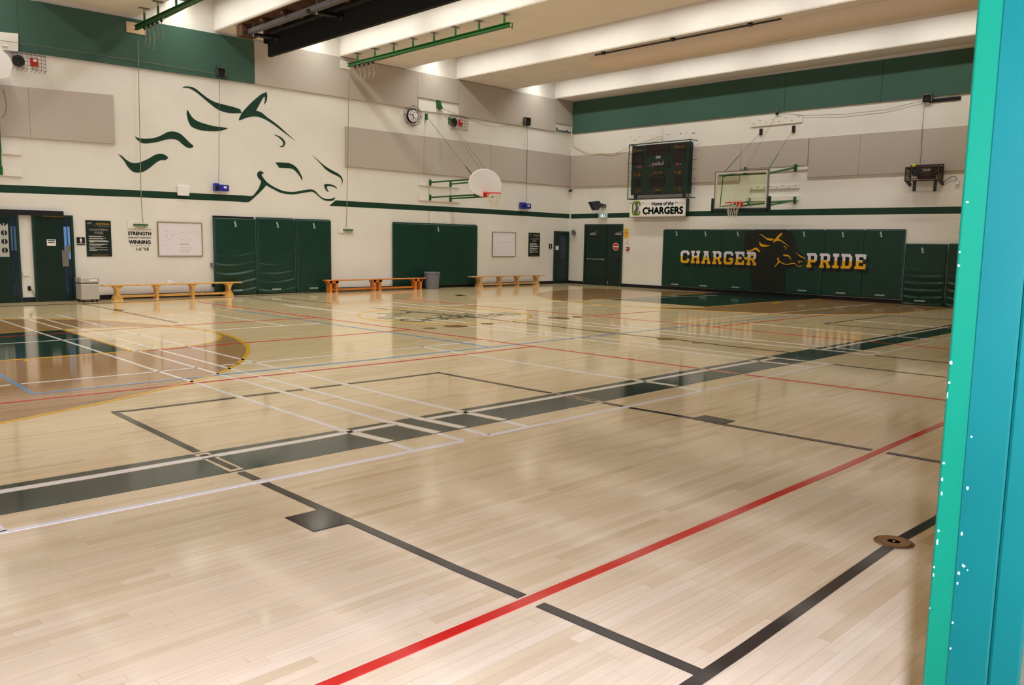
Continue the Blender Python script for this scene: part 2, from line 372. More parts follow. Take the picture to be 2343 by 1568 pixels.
for P in ([(453.6, 691.5), (725, 727.4), (850, 743.3), (1221.3, 793.4), (1596, 843)], [(1605, 844.7), (1691, 856)], [(1705, 858), (2180, 918.5)],
          [(901, 683), (1091, 700.1), (1350, 722.5), (1524, 738), (1630.8, 748.8), (1800, 765.3), (1975.6, 780.8)], [(1976, 780.9), (2177, 800.2)],
          [(-60, 929.5), (0, 923.8), (300, 892.6), (900, 829.3), (1221.3, 793.4)], [(335.7, 802.7), (563.8, 785), (900, 758), (935, 755)], [(0, 772), (464, 741.5), (725, 727.4)],
          [(1357.6, 722.8), (1509, 712)], [(1630.8, 748.8), (1750, 736), (1895, 721)]):
    px_seg(P, .042, 5, mb)
mark('red_line', mb, m_lred)
mb = MB()
for P in ([(504.9, 705.6), (900, 762.5), (1121, 794.5)], [(73, 902.3), (300, 879.2), (900, 818.3), (1350, 770.6), (1800, 724.3), (1920.7, 712.6)], [(-60, 819), (0, 858), (75, 901.5)]):
    px_seg(P, .048, 5, mb)
mark('blue_line', mb, m_lblue)
mb = MB()
px_seg(arcL, .055, 4, mb); px_seg(arcR, .055, 4, mb); px_seg(circL, .05, 4, mb); px_seg(circR, .05, 4, mb)
for K in (keyL, keyR):
    px_seg([K[0], K[1], K[2]], .05, 4, mb); 
px_seg([(142.8, 754.3), (302, 804)], .055, 5, mb); px_seg([(302, 804), (0, 826), (-70, 831)], .05, 5, mb)
px_seg([(1385, 685.5), (1615.8, 703)], .05, 5, mb); px_seg([(1615.8, 703), (1750, 692), (1885, 684)], .05, 5, mb)
px_poly([(51, 822.5), (62, 821.5), (66, 826.5), (56, 827.5)], 5, mb); px_poly([(1765, 692), (1784, 690.5), (1787, 693), (1770, 694.5)], 5, mb)
c0 = Vector((11.02, 13.2)); R0 = 1.80
seg([Vector((c0.x + R0 * math.cos(a * math.pi / 32), c0.y + R0 * math.sin(a * math.pi / 32), 0)) for a in range(65)], .055, 5, mb)
mark('yellow_line', mb, m_lyel)
mb = MB(); BK = .055
for P in ([(255, 943.5), (300, 940), (538, 910.5)], [(557.4, 907.4), (638, 898.4)], [(656, 895.6), (691.8, 891.8)], [(709.7, 889.2), (781.4, 881)], [(798, 878.5), (900, 866.4), (1003.6, 853.2)],
          [(262, 944), (450, 1034.2)], [(464.5, 1041.5), (470, 1044)], [(482, 1049.8), (537, 1074)], [(551, 1081.6), (588, 1098)], [(605.5, 1106.6), (700, 1148.9), (1048.5, 1304), (1194, 1366)], [(1235.8, 1385), (1599, 1540)],
          [(1480, 1637), (1580.8, 1568), (1700, 1488), (2047, 1243), (2145, 1188), (2300, 1086)],
          [(1002, 853), (1200, 889.5), (1260.7, 899.9)], [(1268, 902.5), (1276, 903.6)], [(1299.7, 908), (1365.9, 919)], [(1380, 922), (1425.5, 930.3)], [(1440.7, 933.6), (1586, 957.8), (1650, 971), (1994.5, 1030.5)], [(2030, 1037), (2157.3, 1058.8), (2300, 1083)]):
    px_seg(P, BK, 4, mb)
for P in ([(1907, 834.4), (2172.6, 864.6)], [(2001.6, 813.9), (2175.7, 831.6)], [(850, 704.4), (1091, 727), (1300, 751), (1411, 763.8), (1541, 776.6), (1650, 790.3), (1808, 807.3)],
          [(1886.6, 741.4), (2036, 722.8)], [(1886.6, 741.4), (2082.9, 758.4)], [(2036, 722.8), (2183, 732.8)], [(190, 696), (214, 700), (405, 739)],
          [(570, 681.7), (680.5, 695.8)], [(629, 681), (757, 694.5)]):
    px_seg(P, .045, 4, mb)
px_seg([(-60, 704.5), (0, 701.8), (300, 691.8), (450, 683.5), (757, 669.5), (850, 665.5), (1000, 661)], .07, 5, mb)
px_poly([(652, 1186), (718, 1218), (797, 1199), (730, 1168)], 5, mb); px_poly([(1587, 957), (1613, 951), (1682, 964), (1660, 970.5)], 5, mb)
for P in ([(252, 709.5), (262, 707.5), (288, 709), (276, 711.5)], [(78, 772), (90, 771), (103, 772.4), (90, 774)], [(1040, 676), (1053, 675), (1066, 676.2), (1052, 677.6)]): px_poly(P, 5, mb)
mark('black_line', mb, m_lblack)

# ------------------------------------------------------------------ mural outline, reused for the horse on the pads and on the floor
z0 = lambda L: [(x / 3.905, y / 3.905) for x, y in L]
z5 = lambda L: [(500 + x / 3.905, y / 3.905) for x, y in L]
z6 = lambda L: [(560 + x / 9.7625, 340 + y / 9.7625) for x, y in L]
HORSE = [
 z0([(1627, 787), (1650, 773), (1700, 775), (1745, 792), (1800, 835), (1860, 880), (1920, 912), (2000, 935), (2080, 955), (2140, 975), (2150, 985), (2158, 1012), (2120, 1012), (2060, 1012), (2000, 1000), (1940, 975), (1880, 930), (1820, 880), (1760, 830), (1710, 798), (1670, 785)]),
 z5([(180, 1070), (205, 1015), (250, 960), (300, 910), (340, 875), (380, 843), (428, 822), (435, 850), (432, 890), (420, 920), (403, 940), (412, 905), (415, 870), (408, 866), (395, 880), (370, 925), (335, 990), (350, 992), (390, 1010), (430, 1045), (500, 1095), (560, 1145), (620, 1200), (692, 1262), (640, 1225), (560, 1165), (500, 1120), (440, 1080), (390, 1055), (340, 1042), (280, 1045), (230, 1060), (187, 1078)]),
 z0([(1675, 980), (1690, 1005), (1715, 1045), (1750, 1075), (1810, 1100), (1900, 1125), (1970, 1135), (2038, 1145), (2010, 1158), (1960, 1170), (1900, 1173), (1820, 1168), (1760, 1155), (1710, 1130), (1685, 1090), (1670, 1035), (1668, 1000)]),
 z0([(1203, 1220), (1240, 1233), (1300, 1240), (1380, 1232), (1440, 1210), (1490, 1183), (1530, 1175), (1575, 1180), (1620, 1202), (1660, 1240), (1700, 1280), (1726, 1300), (1724, 1315), (1700, 1323), (1670, 1318), (1630, 1290), (1590, 1255), (1540, 1243), (1480, 1248), (1400, 1270), (1310, 1282), (1260, 1275), (1225, 1248)]),
 z0([(1055, 1376), (1090, 1395), (1130, 1430), (1180, 1455), (1230, 1456), (1290, 1435), (1340, 1410), (1390, 1382), (1435, 1375), (1475, 1385), (1504, 1410), (1475, 1432), (1440, 1430), (1400, 1450), (1350, 1490), (1290, 1530), (1230, 1543), (1185, 1532), (1140, 1490), (1110, 1440)]),
 z5([(490, 1203), (530, 1212), (565, 1232), (590, 1260), (596, 1285), (585, 1305), (565, 1315), (543, 1310), (570, 1300), (578, 1285), (570, 1262), (545, 1235), (520, 1218)]),
 z6([(683, 316), (700, 308), (800, 310), (900, 317), (980, 324), (1050, 348), (1110, 385), (1170, 440), (1215, 505), (1255, 585), (1280, 640), (1285, 680), (1275, 715), (1255, 665), (1215, 600), (1165, 540), (1100, 475), (1050, 452), (1010, 440), (920, 436), (830, 430), (765, 424), (740, 385)]),
 z6([(1503, 143), (1600, 225), (1700, 315), (1780, 380), (1880, 447), (2000, 513), (2080, 555), (2140, 605), (2175, 660), (2188, 715), (2180, 770), (2155, 832), (2168, 780), (2168, 730), (2145, 675), (2100, 632), (2030, 595), (1930, 550), (1840, 490), (1780, 440), (1730, 380), (1640, 285)]),
 z6([(1768, 805), (1800, 797), (1860, 793), (1930, 803), (1990, 825), (2035, 855), (2060, 895), (2052, 903), (2020, 872), (1980, 855), (1920, 842), (1850, 842), (1832, 855), (1838, 890), (1855, 930), (1880, 968), (1860, 965), (1820, 935), (1785, 880)]),
 z6([(362, 725), (310, 670), (278, 610), (276, 570), (295, 530), (330, 505), (370, 508), (405, 528), (424, 543), (412, 563), (390, 563), (374, 580), (390, 620), (440, 690), (490, 745), (560, 800), (640, 850), (740, 900), (850, 945), (960, 965), (1060, 970), (1150, 962), (1250, 942), (1380, 922), (1460, 912), (1530, 925), (1580, 955), (1640, 1020), (1710, 1085), (1800, 1123), (1880, 1128), (1960, 1115), (1998, 1095), (2016, 1075), (2012, 1110), (1995, 1145), (1950, 1165), (1880, 1172), (1790, 1160), (1710, 1120), (1630, 1050), (1560, 990), (1500, 965), (1440, 970), (1330, 985), (1220, 1005), (1110, 1020), (1010, 1022), (900, 1010), (780, 980), (650, 915), (560, 870), (480, 820), (420, 890), (330, 985), (260, 1050), (180, 1125), (120, 1175), (80, 1195), (60, 1199), (0, 1199), (-120, 1190), (-120, 1045), (0, 1050), (165, 1058), (240, 985), (300, 905), (335, 830), (355, 770)]),
]
# ------------------------------------------------------------------ walls
wallA = build('wall_back', MB().box((XL - .2, YA, 0), (XB + .2, YA + .2, ZC)), m_wall, kind='structure')
wallB = build('wall_right', MB().box((XB, -.1, 0), (XB + .2, YA, ZC)), m_wall, kind='structure')
build('wall_left', MB().box((XL - .2, YN, 0), (XL, YA, ZC)), m_wall, kind='structure')
OPEN_L, OPEN_R, DH = -.12, 1.03, 2.15
mb = MB().box((XL - .2, .209, 0), (OPEN_L, YN - .011, ZC)).box((OPEN_R, .209, 0), (XB, YN - .011, ZC)).box((OPEN_L, .209, DH), (OPEN_R, YN - .011, ZC))
build('wall_front', mb, m_wall, kind='structure')
build('wall_corridor', MB().box((XL - .2, -2.6, 0), (XB, -2.4, 3.2)), m_wall, kind='structure')
# painted stripe
def strip(name, top, bot, P, W, m, parent, o=.0018):
    mb = MB(); poly = [P(*p) for p in top] + [P(*p) for p in reversed(bot)]
    mb.prism(poly, 0, o, W); return build(name, mb, m, parent)
strip('green_stripe', [(-60, 420), (0, 422.3), (321.4, 435.9), (560, 447.9)], [(-60, 438), (0, 440.5), (300, 450.8), (560, 462.3)], pA, WA0, m_sgreen, wallA)
strip('green_stripe', [(768, 458.5), (900, 466.2), (1100, 477.5), (1308.5, 490.3)], [(753, 471.3), (900, 478.7), (1100, 489), (1308, 500.4)], pA, WA0, m_sgreen, wallA)
strip('green_stripe', [(1306.5, 490.2), (1440.8, 486.8), (1576.6, 483.8), (1900, 477.4), (2330, 470.5)], [(1306.5, 500.4), (1576.6, 495.3), (1900, 492.2), (2330, 487.5)], pB, WB0, m_sgreen, wallB)
mb = MB()
for x, y, r in ((1443, 314, .02), (1456, 317, .012), (1463, 312, .02), (1489, 311, .02), (1527, 308, .03), (1533, 308.5, .02), (1557, 306, .03), (1571, 304, .02), (1586, 304.5, .04), (1591, 305, .02), (1452, 321, .03)):
    q = pB(x, y); mb.prism([(q[0] - r * 1.4, q[1] - r * .6), (q[0] + r, q[1] - r * .7), (q[0] + r * 1.5, q[1] + r * .3), (q[0] - r * .3, q[1] + r * .8)], 0, .0015, WB0)
build('scuff_mark', mb, mat('scuff_brown', s2l(150, 134, 112), .7, .2), wallB)
horse = empty('horse_mural', WA(9, 3.0, 0), 'dark green outlined horse head painted on the white wall', 'mural')
for i, s in enumerate(HORSE):
    build('brush_stroke', MB().prism(curve_poly([pA(*p) for p in s]), 0, .0025, WA), m_sgreen, horse)
# baseboards
def bb(name, u0, u1, W, m=m_black): build(name, MB().rect(u0, u1, 0, .11, 0, .012, W), m, kind='structure')
bb('baseboard_back', 4.2, XB - .012, WA); bb('baseboard_right', -YA + .012, -.35, WB)

# ------------------------------------------------------------------ ceiling, beams, lights
build('ceiling', MB().box((XL - .2, .2, ZC), (XB + .2, YA + .2, ZC + .2)), m_conc, kind='structure')
BEAMS = [(-3.3, -1.2), (1.1, 3.4), (5.55, 7.95), (9.87, 11.9), (13.66, 16.02), (18.12, 20.64), (22.92, XB)]
for a, b in BEAMS:
    build('ceiling_beam', MB().prism([(a + .02, ZB), (b - .02, ZB), (b, ZB + .03), (b, ZC), (a, ZC), (a, ZB + .03)], 0, YA - YN + .02, WA), m_conc, kind='structure')
m_lens = mat('lamp_lens', (.9, .86, .75), .5, .3, emit=(1, .9, .72, 4))
wells = [(BEAMS[i][1] + BEAMS[i + 1][0]) / 2 for i in range(6)]
m_added_louver = mat('added_louver_black', s2l(40, 40, 42), .8, .2)
for i, x in enumerate(wells):
    for k in range(4):
        yc = 7.0 + k * 4.05
        fx = empty('light_fixture', (x, yc, 7.36), 'long fluorescent fixture up between two concrete ceiling beams', 'light', 'fluorescent fixtures in the ceiling wells')
        build('housing', MB().box((x - .2, yc - 1.9, 7.50), (x + .2, yc + 1.9, 7.62)).box((x - .03, yc - 1.2, 7.62), (x + .03, yc - 1.14, ZC - .002)).box((x - .03, yc + 1.14, 7.62), (x + .03, yc + 1.2, ZC - .002)), m_white, fx)
        comb = [(x - .18, yc - 1.905)]
        for q in range(17):
            a = yc - 1.86 + q * .225
            comb += [(x - .174, a - .003), (x + .17, a - .003), (x + .17, a + .003), (x - .174, a + .003)]
        comb.append((x - .18, yc + 1.91)); mb = MB().prism(comb, 7.365, 7.49, lambda u, v, o: Vector((u, v + (7.49 - o) * .42, o)))
        build('added_louver', mb, m_added_louver, fx)  # unseen tilted fins added to cut floor glints and light the back wall
        l = bpy.data.lights.new('fluorescent_lamp', 'AREA'); l.shape = 'RECTANGLE'; l.size = .14; l.size_y = 3.76; l.energy = LAMP_W; l.color = LAMP_COL
        lo = bpy.data.objects.new('fluorescent_lamp', l); col.objects.link(lo); lo.parent = fx; lo.location = Vector((0, 0, 7.495 - 7.36))
# unseen fill lamp added in the corridor behind the camera
l = bpy.data.lights.new('corridor_fill_lamp', 'AREA'); l.shape = 'RECTANGLE'; l.size = .3; l.size_y = 1.2; l.energy = 14; l.color = LAMP_COL
lo = bpy.data.objects.new('corridor_fill_lamp', l); col.objects.link(lo); lo.location = (1.0, -1.2, 3.1)
build('ceiling_corridor', MB().box((XL - .2, -2.6, 3.2), (XB, .209, 3.3)), m_conc, kind='structure')

# ------------------------------------------------------------------ acoustic panels
def panel(P, W, x0, x1, tops, bots, m, label, group):
    """x0,x1: pixel columns; tops/bots: (y at x0, y at x1)"""
    o = .05
    u0 = (P(x0, tops[0], o)[0] + P(x0, bots[0], o)[0]) / 2; u1 = (P(x1, tops[1], o)[0] + P(x1, bots[1], o)[0]) / 2
    mb = MB().prism([(u0, P(x0, bots[0], o)[1]), (u1, P(x1, bots[1], o)[1]), (u1, P(x1, tops[1], o)[1]), (u0, P(x0, tops[0], o)[1])], 0, o, W)
    return thing('acoustic_panel', mb, m, label, 'panel', group, bevel=.0015)
G1, G2 = 'upper acoustic panels along the walls', 'grey acoustic panels of the middle band'
UT = lambda x: 2 + (x - 79) * (127 - 2) / (770 - 79) if x < 770 else 127 + (x - 770) * (234.5 - 127) / (1309 - 770)
UBt = [(-60, 101), (41, 116.5), (307, 152.9), (582, 191.6), (955.8, 249.7), (1195, 288), (1271.6, 301), (1310, 306.5)]
MT = [(-60, 187), (7, 195), (260, 217.7), (790.6, 288.9), (1100, 328.3), (1309.4, 356.9)]
MBt = [(-60, 305), (7, 310.6), (261, 329), (791, 379.8), (900, 390.2), (1306.5, 427.3)]
def ip(T, x):
    for (a, ya), (b, yb) in zip(T, T[1:]):
        if x <= b: return ya + (yb - ya) * (x - a) / (b - a)
    return T[-1][1]
def pan(x0, x1, T, B_, m, lab, g, P=pA, W=WA, top=None):
    return panel(P, W, x0, x1, ((top or (lambda x: ip(T, x)))(x0), (top or (lambda x: ip(T, x)))(x1)), (ip(B_, x0), ip(B_, x1)), m, lab, g)
pan(-60, 40.7, None, UBt, m_pgreen, 'dark green acoustic panel at the far left top of the wall', G1, top=UT)
pan(41.3, 581.5, None, UBt, m_pgreen, 'long dark green acoustic panel above the painted horse head', G1, top=UT)
pan(582.5, 955, None, UBt, m_pgray, 'grey upper acoustic panel next to the green one, behind the black curtain valance', G1, top=UT)
pan(1051, 1272, None, UBt, m_pgray, 'grey upper acoustic panel between the alarm cage and the small white plate', G1, top=UT)
pan(955.4, 1050.6, None, [(955, 221.5), (1051, 237.5)], m_pgray, 'short grey upper acoustic panel above the white pulley plate', G1, top=UT)
pan(1272.6, 1308, None, [(1272, 281), (1308, 286.5)], m_pgray, 'narrow grey upper acoustic panel in the room corner', G1, top=UT)
pan(-60, 67, MT, MBt, m_pgray, 'grey middle acoustic panel cut off by the left edge of the photo', G2)
pan(67.6, 261, MT, MBt, m_pgray, 'grey middle acoustic panel left of the painted horse head', G2)
for a, b, lb in ((791, 969.6, 'grey middle acoustic panel nearest the horse nose, behind the hanging rope'), (970.2, 1121.5, 'grey middle acoustic panel behind the white fan backboard'), (1122.2, 1204.5, 'grey middle acoustic panel just right of the white fan backboard'), (1205.2, 1308.3, 'grey middle acoustic panel ending in the room corner on the long wall')):
    pan(a, b, MT, MBt, m_pgray, lb, G2)
BT = [(1308, 234.5), (1600, 193.5), (2220, 109.4), (2330, 94.5)]; BB_ = [(1308, 306.5), (1600, 273.4), (1900, 244.3), (2215, 212.5), (2330, 201)]
BMT = [(1307, 357.3), (1575, 337.6), (1900, 312.2), (2211, 287.6), (2330, 278)]; BMB = [(1307, 427.3), (1470, 422), (1632.9, 417.2), (1900, 403.1), (2206, 389), (2330, 383)]
for a, b, lb in ((1310, 1796, 'dark green acoustic panel high on the right wall, nearest the corner'), (1796.8, 2018, 'dark green acoustic panel high on the right wall, second from the corner'), (2018.8, 2330, 'dark green acoustic panel high on the right wall, meeting the teal door jamb')):
    pan(a, b, BT, BB_, m_pgreen, lb, G1, pB, WB)
for a, b, lb in ((1309, 1500, 'grey middle acoustic panel on the right wall, behind the left of the scoreboard'), (1500.6, 1693.5, 'grey middle acoustic panel on the right wall, between the scoreboard and the glass backboard'), (1850, 1966, 'grey middle acoustic panel on the right wall, right of the glass backboard'), (1966.6, 2108, 'grey middle acoustic panel on the right wall, behind the left of the caged box'), (2108.6, 2330, 'grey middle acoustic panel on the right wall, beside the teal door jamb')):
    pan(a, b, BMT, BMB, m_pgray, lb, G2, pB, WB)
pan(1695, 1848.8, BMT, [(1694, 386.5), (1850, 377.5)], m_pgray, 'shallow grey middle acoustic panel on the right wall, above the glass backboard arms', G2, pB, WB)

# ------------------------------------------------------------------ doors
def R(P, xl, xr, yt, yb, o=0):
    """u0,u1,v0,v1 of an upright rectangle measured at its middle"""
    xm, ym = (xl + xr) / 2, (yt + yb) / 2
    return P(xl, ym, o)[0], P(xr, ym, o)[0], P(xm, yb, o)[1], P(xm, yt, o)[1]
def frame_mb(u0, u1, v1, wd, o, W):
    return MB().rect(u0, u0 + wd, 0, v1, 0, o, W).rect(u1 - wd, u1, 0, v1, 0, o, W).rect(u0 + wd, u1 - wd, v1 - wd, v1, 0, o, W)
m_lite = mat('wired_glass', s2l(24, 44, 66), .15, .6, noise=.5, nscale=9)
m_liteglow = mat('glowing_wired_glass', s2l(70, 110, 160), .2, .6, noise=.5, nscale=30, emit=(.25, .45, .85, .28))  # bright streaks in the glass, put in as weak blue emission
# door_2 (men's changeroom)
u0, u1, v0, v1 = R(pA, 77, 171, 492, 690, .05)
d2 = empty('door_2', WA((u0 + u1) / 2, 0, .03), kind='structure')
build('door_frame', frame_mb(u0, u1, v1, .05, .06, WA), m_doorframe, d2)
build('door_leaf', MB().rect(u0 + .05, u1 - .05, .005, v1 - .05, 0, .035, WA), m_door, d2)
a = R(pA, 148, 155.5, 500, 677, .04); b = R(pA, 156.5, 163, 500, 677, .04)
for q in (a, b):
    g = build('vision_glass', MB().rect(q[0], q[1], .15, q[3], .035, .04, WA), m_lite, d2)
    build('glow_strip', MB().rect(q[0] + .005, q[1] - .005, .98, 1.74, .04, .042, WA), m_liteglow, g)
a = R(pA, 142.5, 157, 573, 610, .05); build('lock_plate', MB().rect(*a, .035, .05, WA), m_metal, d2)
a = R(pA, 151, 161, 562, 576, .06); build('door_handle', MB().rect(*a, .035, .08, WA), m_metal, d2)
a = R(pA, 98, 145, 492.6, 496.6, .062)
mb = letters(MB(), "MEN'S CHANGEROOM", *a, .0615, WA); build('door_lettering', mb, m_pyel, d2)
a = R(pA, 107.5, 128, 548, 562.8, .05)
n = thing('paper_notice', MB().rect(*a, .036, .039, WA), m_pwhite, 'small white paper notice taped to the left green door', 'notice')
ORG[n] = n.location.copy()
mb = MB()
for k, wd in ((.82, .8), (.5, .7)): mb.rect(a[0] + (a[1] - a[0]) * (1 - wd) / 2, a[1] - (a[1] - a[0]) * (1 - wd) / 2, a[2] + (a[3] - a[2]) * (k - .07), a[2] + (a[3] - a[2]) * (k + .07), .039, .0396, WA)
build('notice_print', mb, m_ink, n)
# door_1
u0, u1, v0, v1 = R(pA, -80, 47, 490, 692, .05)
d1 = empty('door_1', WA((u0 + u1) / 2, 0, .03), kind='structure')
build('door_frame', frame_mb(u0, u1, v1, .05, .06, WA), m_doorframe, d1)
build('door_leaf', MB().rect(u0 + .05, u1 - .05, .005, v1 - .05, 0, .035, WA), m_door, d1)
for q in (R(pA, 27, 32, 497, 680, .04), R(pA, 34, 40, 497, 680, .04)):
    g = build('vision_glass', MB().rect(q[0], q[1], .15, q[3], .035, .04, WA), m_lite, d1)
    build('glow_strip', MB().rect(q[0] + .005, q[1] - .005, 1.18, 1.72, .04, .042, WA), mat('faint_glow_wired_glass', s2l(60, 90, 130), .2, .6, noise=.6, nscale=30, emit=(.25, .42, .7, .08)), g)  # fainter bright streak, likewise painted by blue emission
a = R(pA, -22, 20, 512, 588, .05); ps = empty('signal_poster', WA((a[0] + a[1]) / 2, a[2], .04), 'grey poster with columns of dark discs on the door at the left edge', 'poster')
build('sheet', MB().rect(*a, .036, .04, WA), mat('poster_grey', s2l(176, 178, 166), .6, .3), ps)
for cx in (-11, 9.5):
    for cy in (512, 533, 553, 573):
        q = pA(cx + (cy - 533) * .05, cy, .05); r = .062
        build('disc', MB().prism([(q[0] + r * math.cos(t * math.pi / 12), q[1] + r * math.sin(t * math.pi / 12)) for t in range(24)] if cy > 512 else [(q[0] + r * math.cos(t * math.pi / 12), q[1] + .012 + r * math.sin(t * math.pi / 12)) for t in range(12, 25)], .04, .042, WA), mat('disc_dark', s2l(34, 28, 44), .5, .3), ps)
        build('disc_bar', MB().rect(q[0] - .006, q[0] + .006, q[1] - .055, q[1] + (.055 if cy > 512 else .01), .042, .0435, WA), m_pwhite, ps)
hb = R(pA, -90, 145.5, 479.5, 491.5, .1)
thing('header_bar', MB().rect(*hb, 0, .1, WA), m_black, 'long black bar on the wall above the two left doors', 'bar')
# door_3 in the corner of the back wall
u0, u1, v0, v1 = R(pA, 1268, 1301, 529.5, 649.5, .05)
d3 = empty('door_3', WA((u0 + u1) / 2, 0, .03), kind='structure')
build('door_frame', frame_mb(u0, u1, v1, .05, .06, WA), m_doorframe, d3)
build('door_leaf', MB().rect(u0 + .05, u1 - .05, .005, v1 - .05, 0, .035, WA), m_door, d3)
a = R(pA, 1288, 1290, 540, 590, .05); build('vision_glass', MB().rect(a[0] - .12, a[1] + .1, a[2], a[3], .035, .038, WA), m_lite, d3)
a = R(pA, 1270.5, 1278.5, 563, 572, .05); thing('paper_notice', MB().rect(*a, .036, .039, WA), m_pwhite, 'small white paper notice on the green corner door', 'notice')
# door_4 double door on the right wall
u0, u1, v0, v1 = R(pB, 1336, 1422.5, 513, 655, .05)
d4 = empty('door_4', WB((u0 + u1) / 2, 0, .03), kind='structure')
build('door_frame', frame_mb(u0, u1, v1, .06, .06, WB), m_doorframe, d4)
um = pB(1388, 585, .03)[0]
for s, (a0, a1) in enumerate(((u0 + .06, um - .02), (um + .02, u1 - .06))):
    lf = build('door_leaf', MB().rect(a0, a1, .01, v1 - .06, 0, .035, WB), m_door, d4)
    h = pB(1380, 593.5, .06)[1]
    build('push_bar', MB().rect(a0 + .1, a1 - .08, h - .02, h + .02, .05, .085, WB).rect(a0 + .1, a0 + .15, h - .03, h + .03, .035, .07, WB).rect(a1 - .14, a1 - .06, h - .04, h + .04, .035, .08, WB), m_metal if s == 0 else m_dmetal, lf)
    q = pB(1358 if s == 0 else 1416, 536, .06)
    build('door_closer', MB().rect(q[0] - .14, q[0] + .14, q[1] - .03, q[1] + .03, .035, .09, WB).tube([WB(q[0] - .08, q[1] + .05, .07), WB(q[0] + .22, q[1] + .09, .05)], .01, 6), m_alu, lf)
q = pB(1389.5, 647, .05); build('floor_bolt', MB().rect(q[0] - .02, q[0] + .02, q[1] - .07, q[1] + .07, .035, .05, WB), m_metal, d4)
build('centre_mullion', MB().rect(um - .02, um + .02, .005, v1 - .06, 0, .05, WB), m_door, d4)
q = pB(1408.5, 564.5, .05); rr = .14
st = thing('round_sticker', MB().prism([(q[0] + rr * math.cos(t * math.pi / 16), q[1] + rr * math.sin(t * math.pi / 16)) for t in range(32)], .035, .039, WB), m_white2, 'round red and white sticker on the right leaf of the double door', 'sticker')
ORG[st] = st.location.copy()
build('red_disc', MB().prism([(q[0] + .125 * math.cos(t * math.pi / 16), q[1] + .125 * math.sin(t * math.pi / 16)) for t in range(32)], .039, .0405, WB), m_red, st)
build('white_bar', MB().rect(q[0] - .10, q[0] + .10, q[1] - .018, q[1] + .012, .0405, .042, WB), m_white2, st)

# ------------------------------------------------------------------ near door frame on the right (the doorway the picture is taken from)
m_jamb = mat('jamb_green_gloss', (.0006, .026, .0115, 1), .18, .25, noise=.05, nscale=3)
m_jamb2 = mat('jamb_teal_gloss', (.0006, .0175, .0125, 1), .24, .10, noise=.15, nscale=4)
m_chip = mat('bare_metal_chip', s2l(226, 214, 208), .6, .3)
d5 = empty('door_5', (1.02, .27, 0), kind='structure')
def vprism(poly, z0, z1): return MB().prism([(u / 1.9, v / 1.9) for u, v in poly], z0, z1, FL)
build('frame_rebate', vprism([(1.90, .534), (1.90, .582), (1.905, .587), (2.05, .587), (2.05, .565), (1.95, .565), (1.95, .534)], 0, DH), m_jamb, d5, bevel=.001)
build('door_stop', vprism([(1.889, .4555), (1.887, .459), (1.887, .5325), (1.889, .535), (1.95, .535), (1.95, .4555)], 0, DH), m_jamb2, d5)
build('frame_return', vprism([(1.893, .396), (1.889, .401), (1.889, .449), (1.893, .4545), (1.95, .4545), (1.95, .396)], 0, DH), m_jamb2, d5)
build('frame_head', MB().box((OPEN_L, .209, DH - .05), (.99, .309, DH)), m_jamb, d5)
rnd = random.Random(9)
mb = MB()
for (px, py, sx, sy, xf, on) in [(2176, 830, 7, 9, 1.9, 1), (2172, 876, 5, 6, 1.9, 1), (2167, 905, 3, 18, 1.9, 1), (2160, 1060, 5, 6, 1.9, 1), (2156, 1097, 4, 9, 1.9, 1), (2155, 1130, 4, 10, 1.9, 1), (2148, 1215, 4, 6, 1.9, 1), (2145, 1240, 4, 14, 1.9, 1), (2138, 1298, 3, 5, 1.9, 1), (2136, 1316, 3, 7, 1.9, 1), (2127, 1392, 2, 5, 1.9, 1), (2196, 577, 4, 4, 1.9, 1), (2194, 608, 5, 5, 1.9, 1), (2213, 463, 6, 4, 1.9, 1),
                            (2223, 1000, 4, 5, 1.887, 1), (2214, 1117, 5, 9, 1.887, 1), (2201, 1222, 4, 9, 1.887, 1), (2205, 1295, 8, 7, 1.887, 1), (2194, 1312, 5, 7, 1.887, 1), (2191, 1335, 3, 7, 1.887, 1), (2180, 1425, 5, 5, 1.887, 1), (2175, 1484, 4, 4, 1.887, 1), (2214, 1305, 3, 3, 1.887, 1)]:
    xf /= 1.9; d = ray(px, py); c = CAM + d * (xf / d.x); k = 1.0 / (F_PX * .85)
    n = 9; pts = []; sx *= .72; sy *= .72
    for t in range(n):
        r = rnd.uniform(.7, 1.2); pts.append((c.y + sx * k * .5 * r * math.cos(t * 2 * math.pi / n), c.z + sy * k * .5 * r * math.sin(t * 2 * math.pi / n)))
    lim = (.2816, .3066) if xf == 1 else (.2425, .2797)
    pts = [(min(max(u, lim[0]), lim[1]), v) for u, v in pts]
    mb.prism(pts, xf - .0006, xf + .0004, lambda u, v, o: Vector((o, u, v)))
build('paint_chip', mb, m_chip, d5)

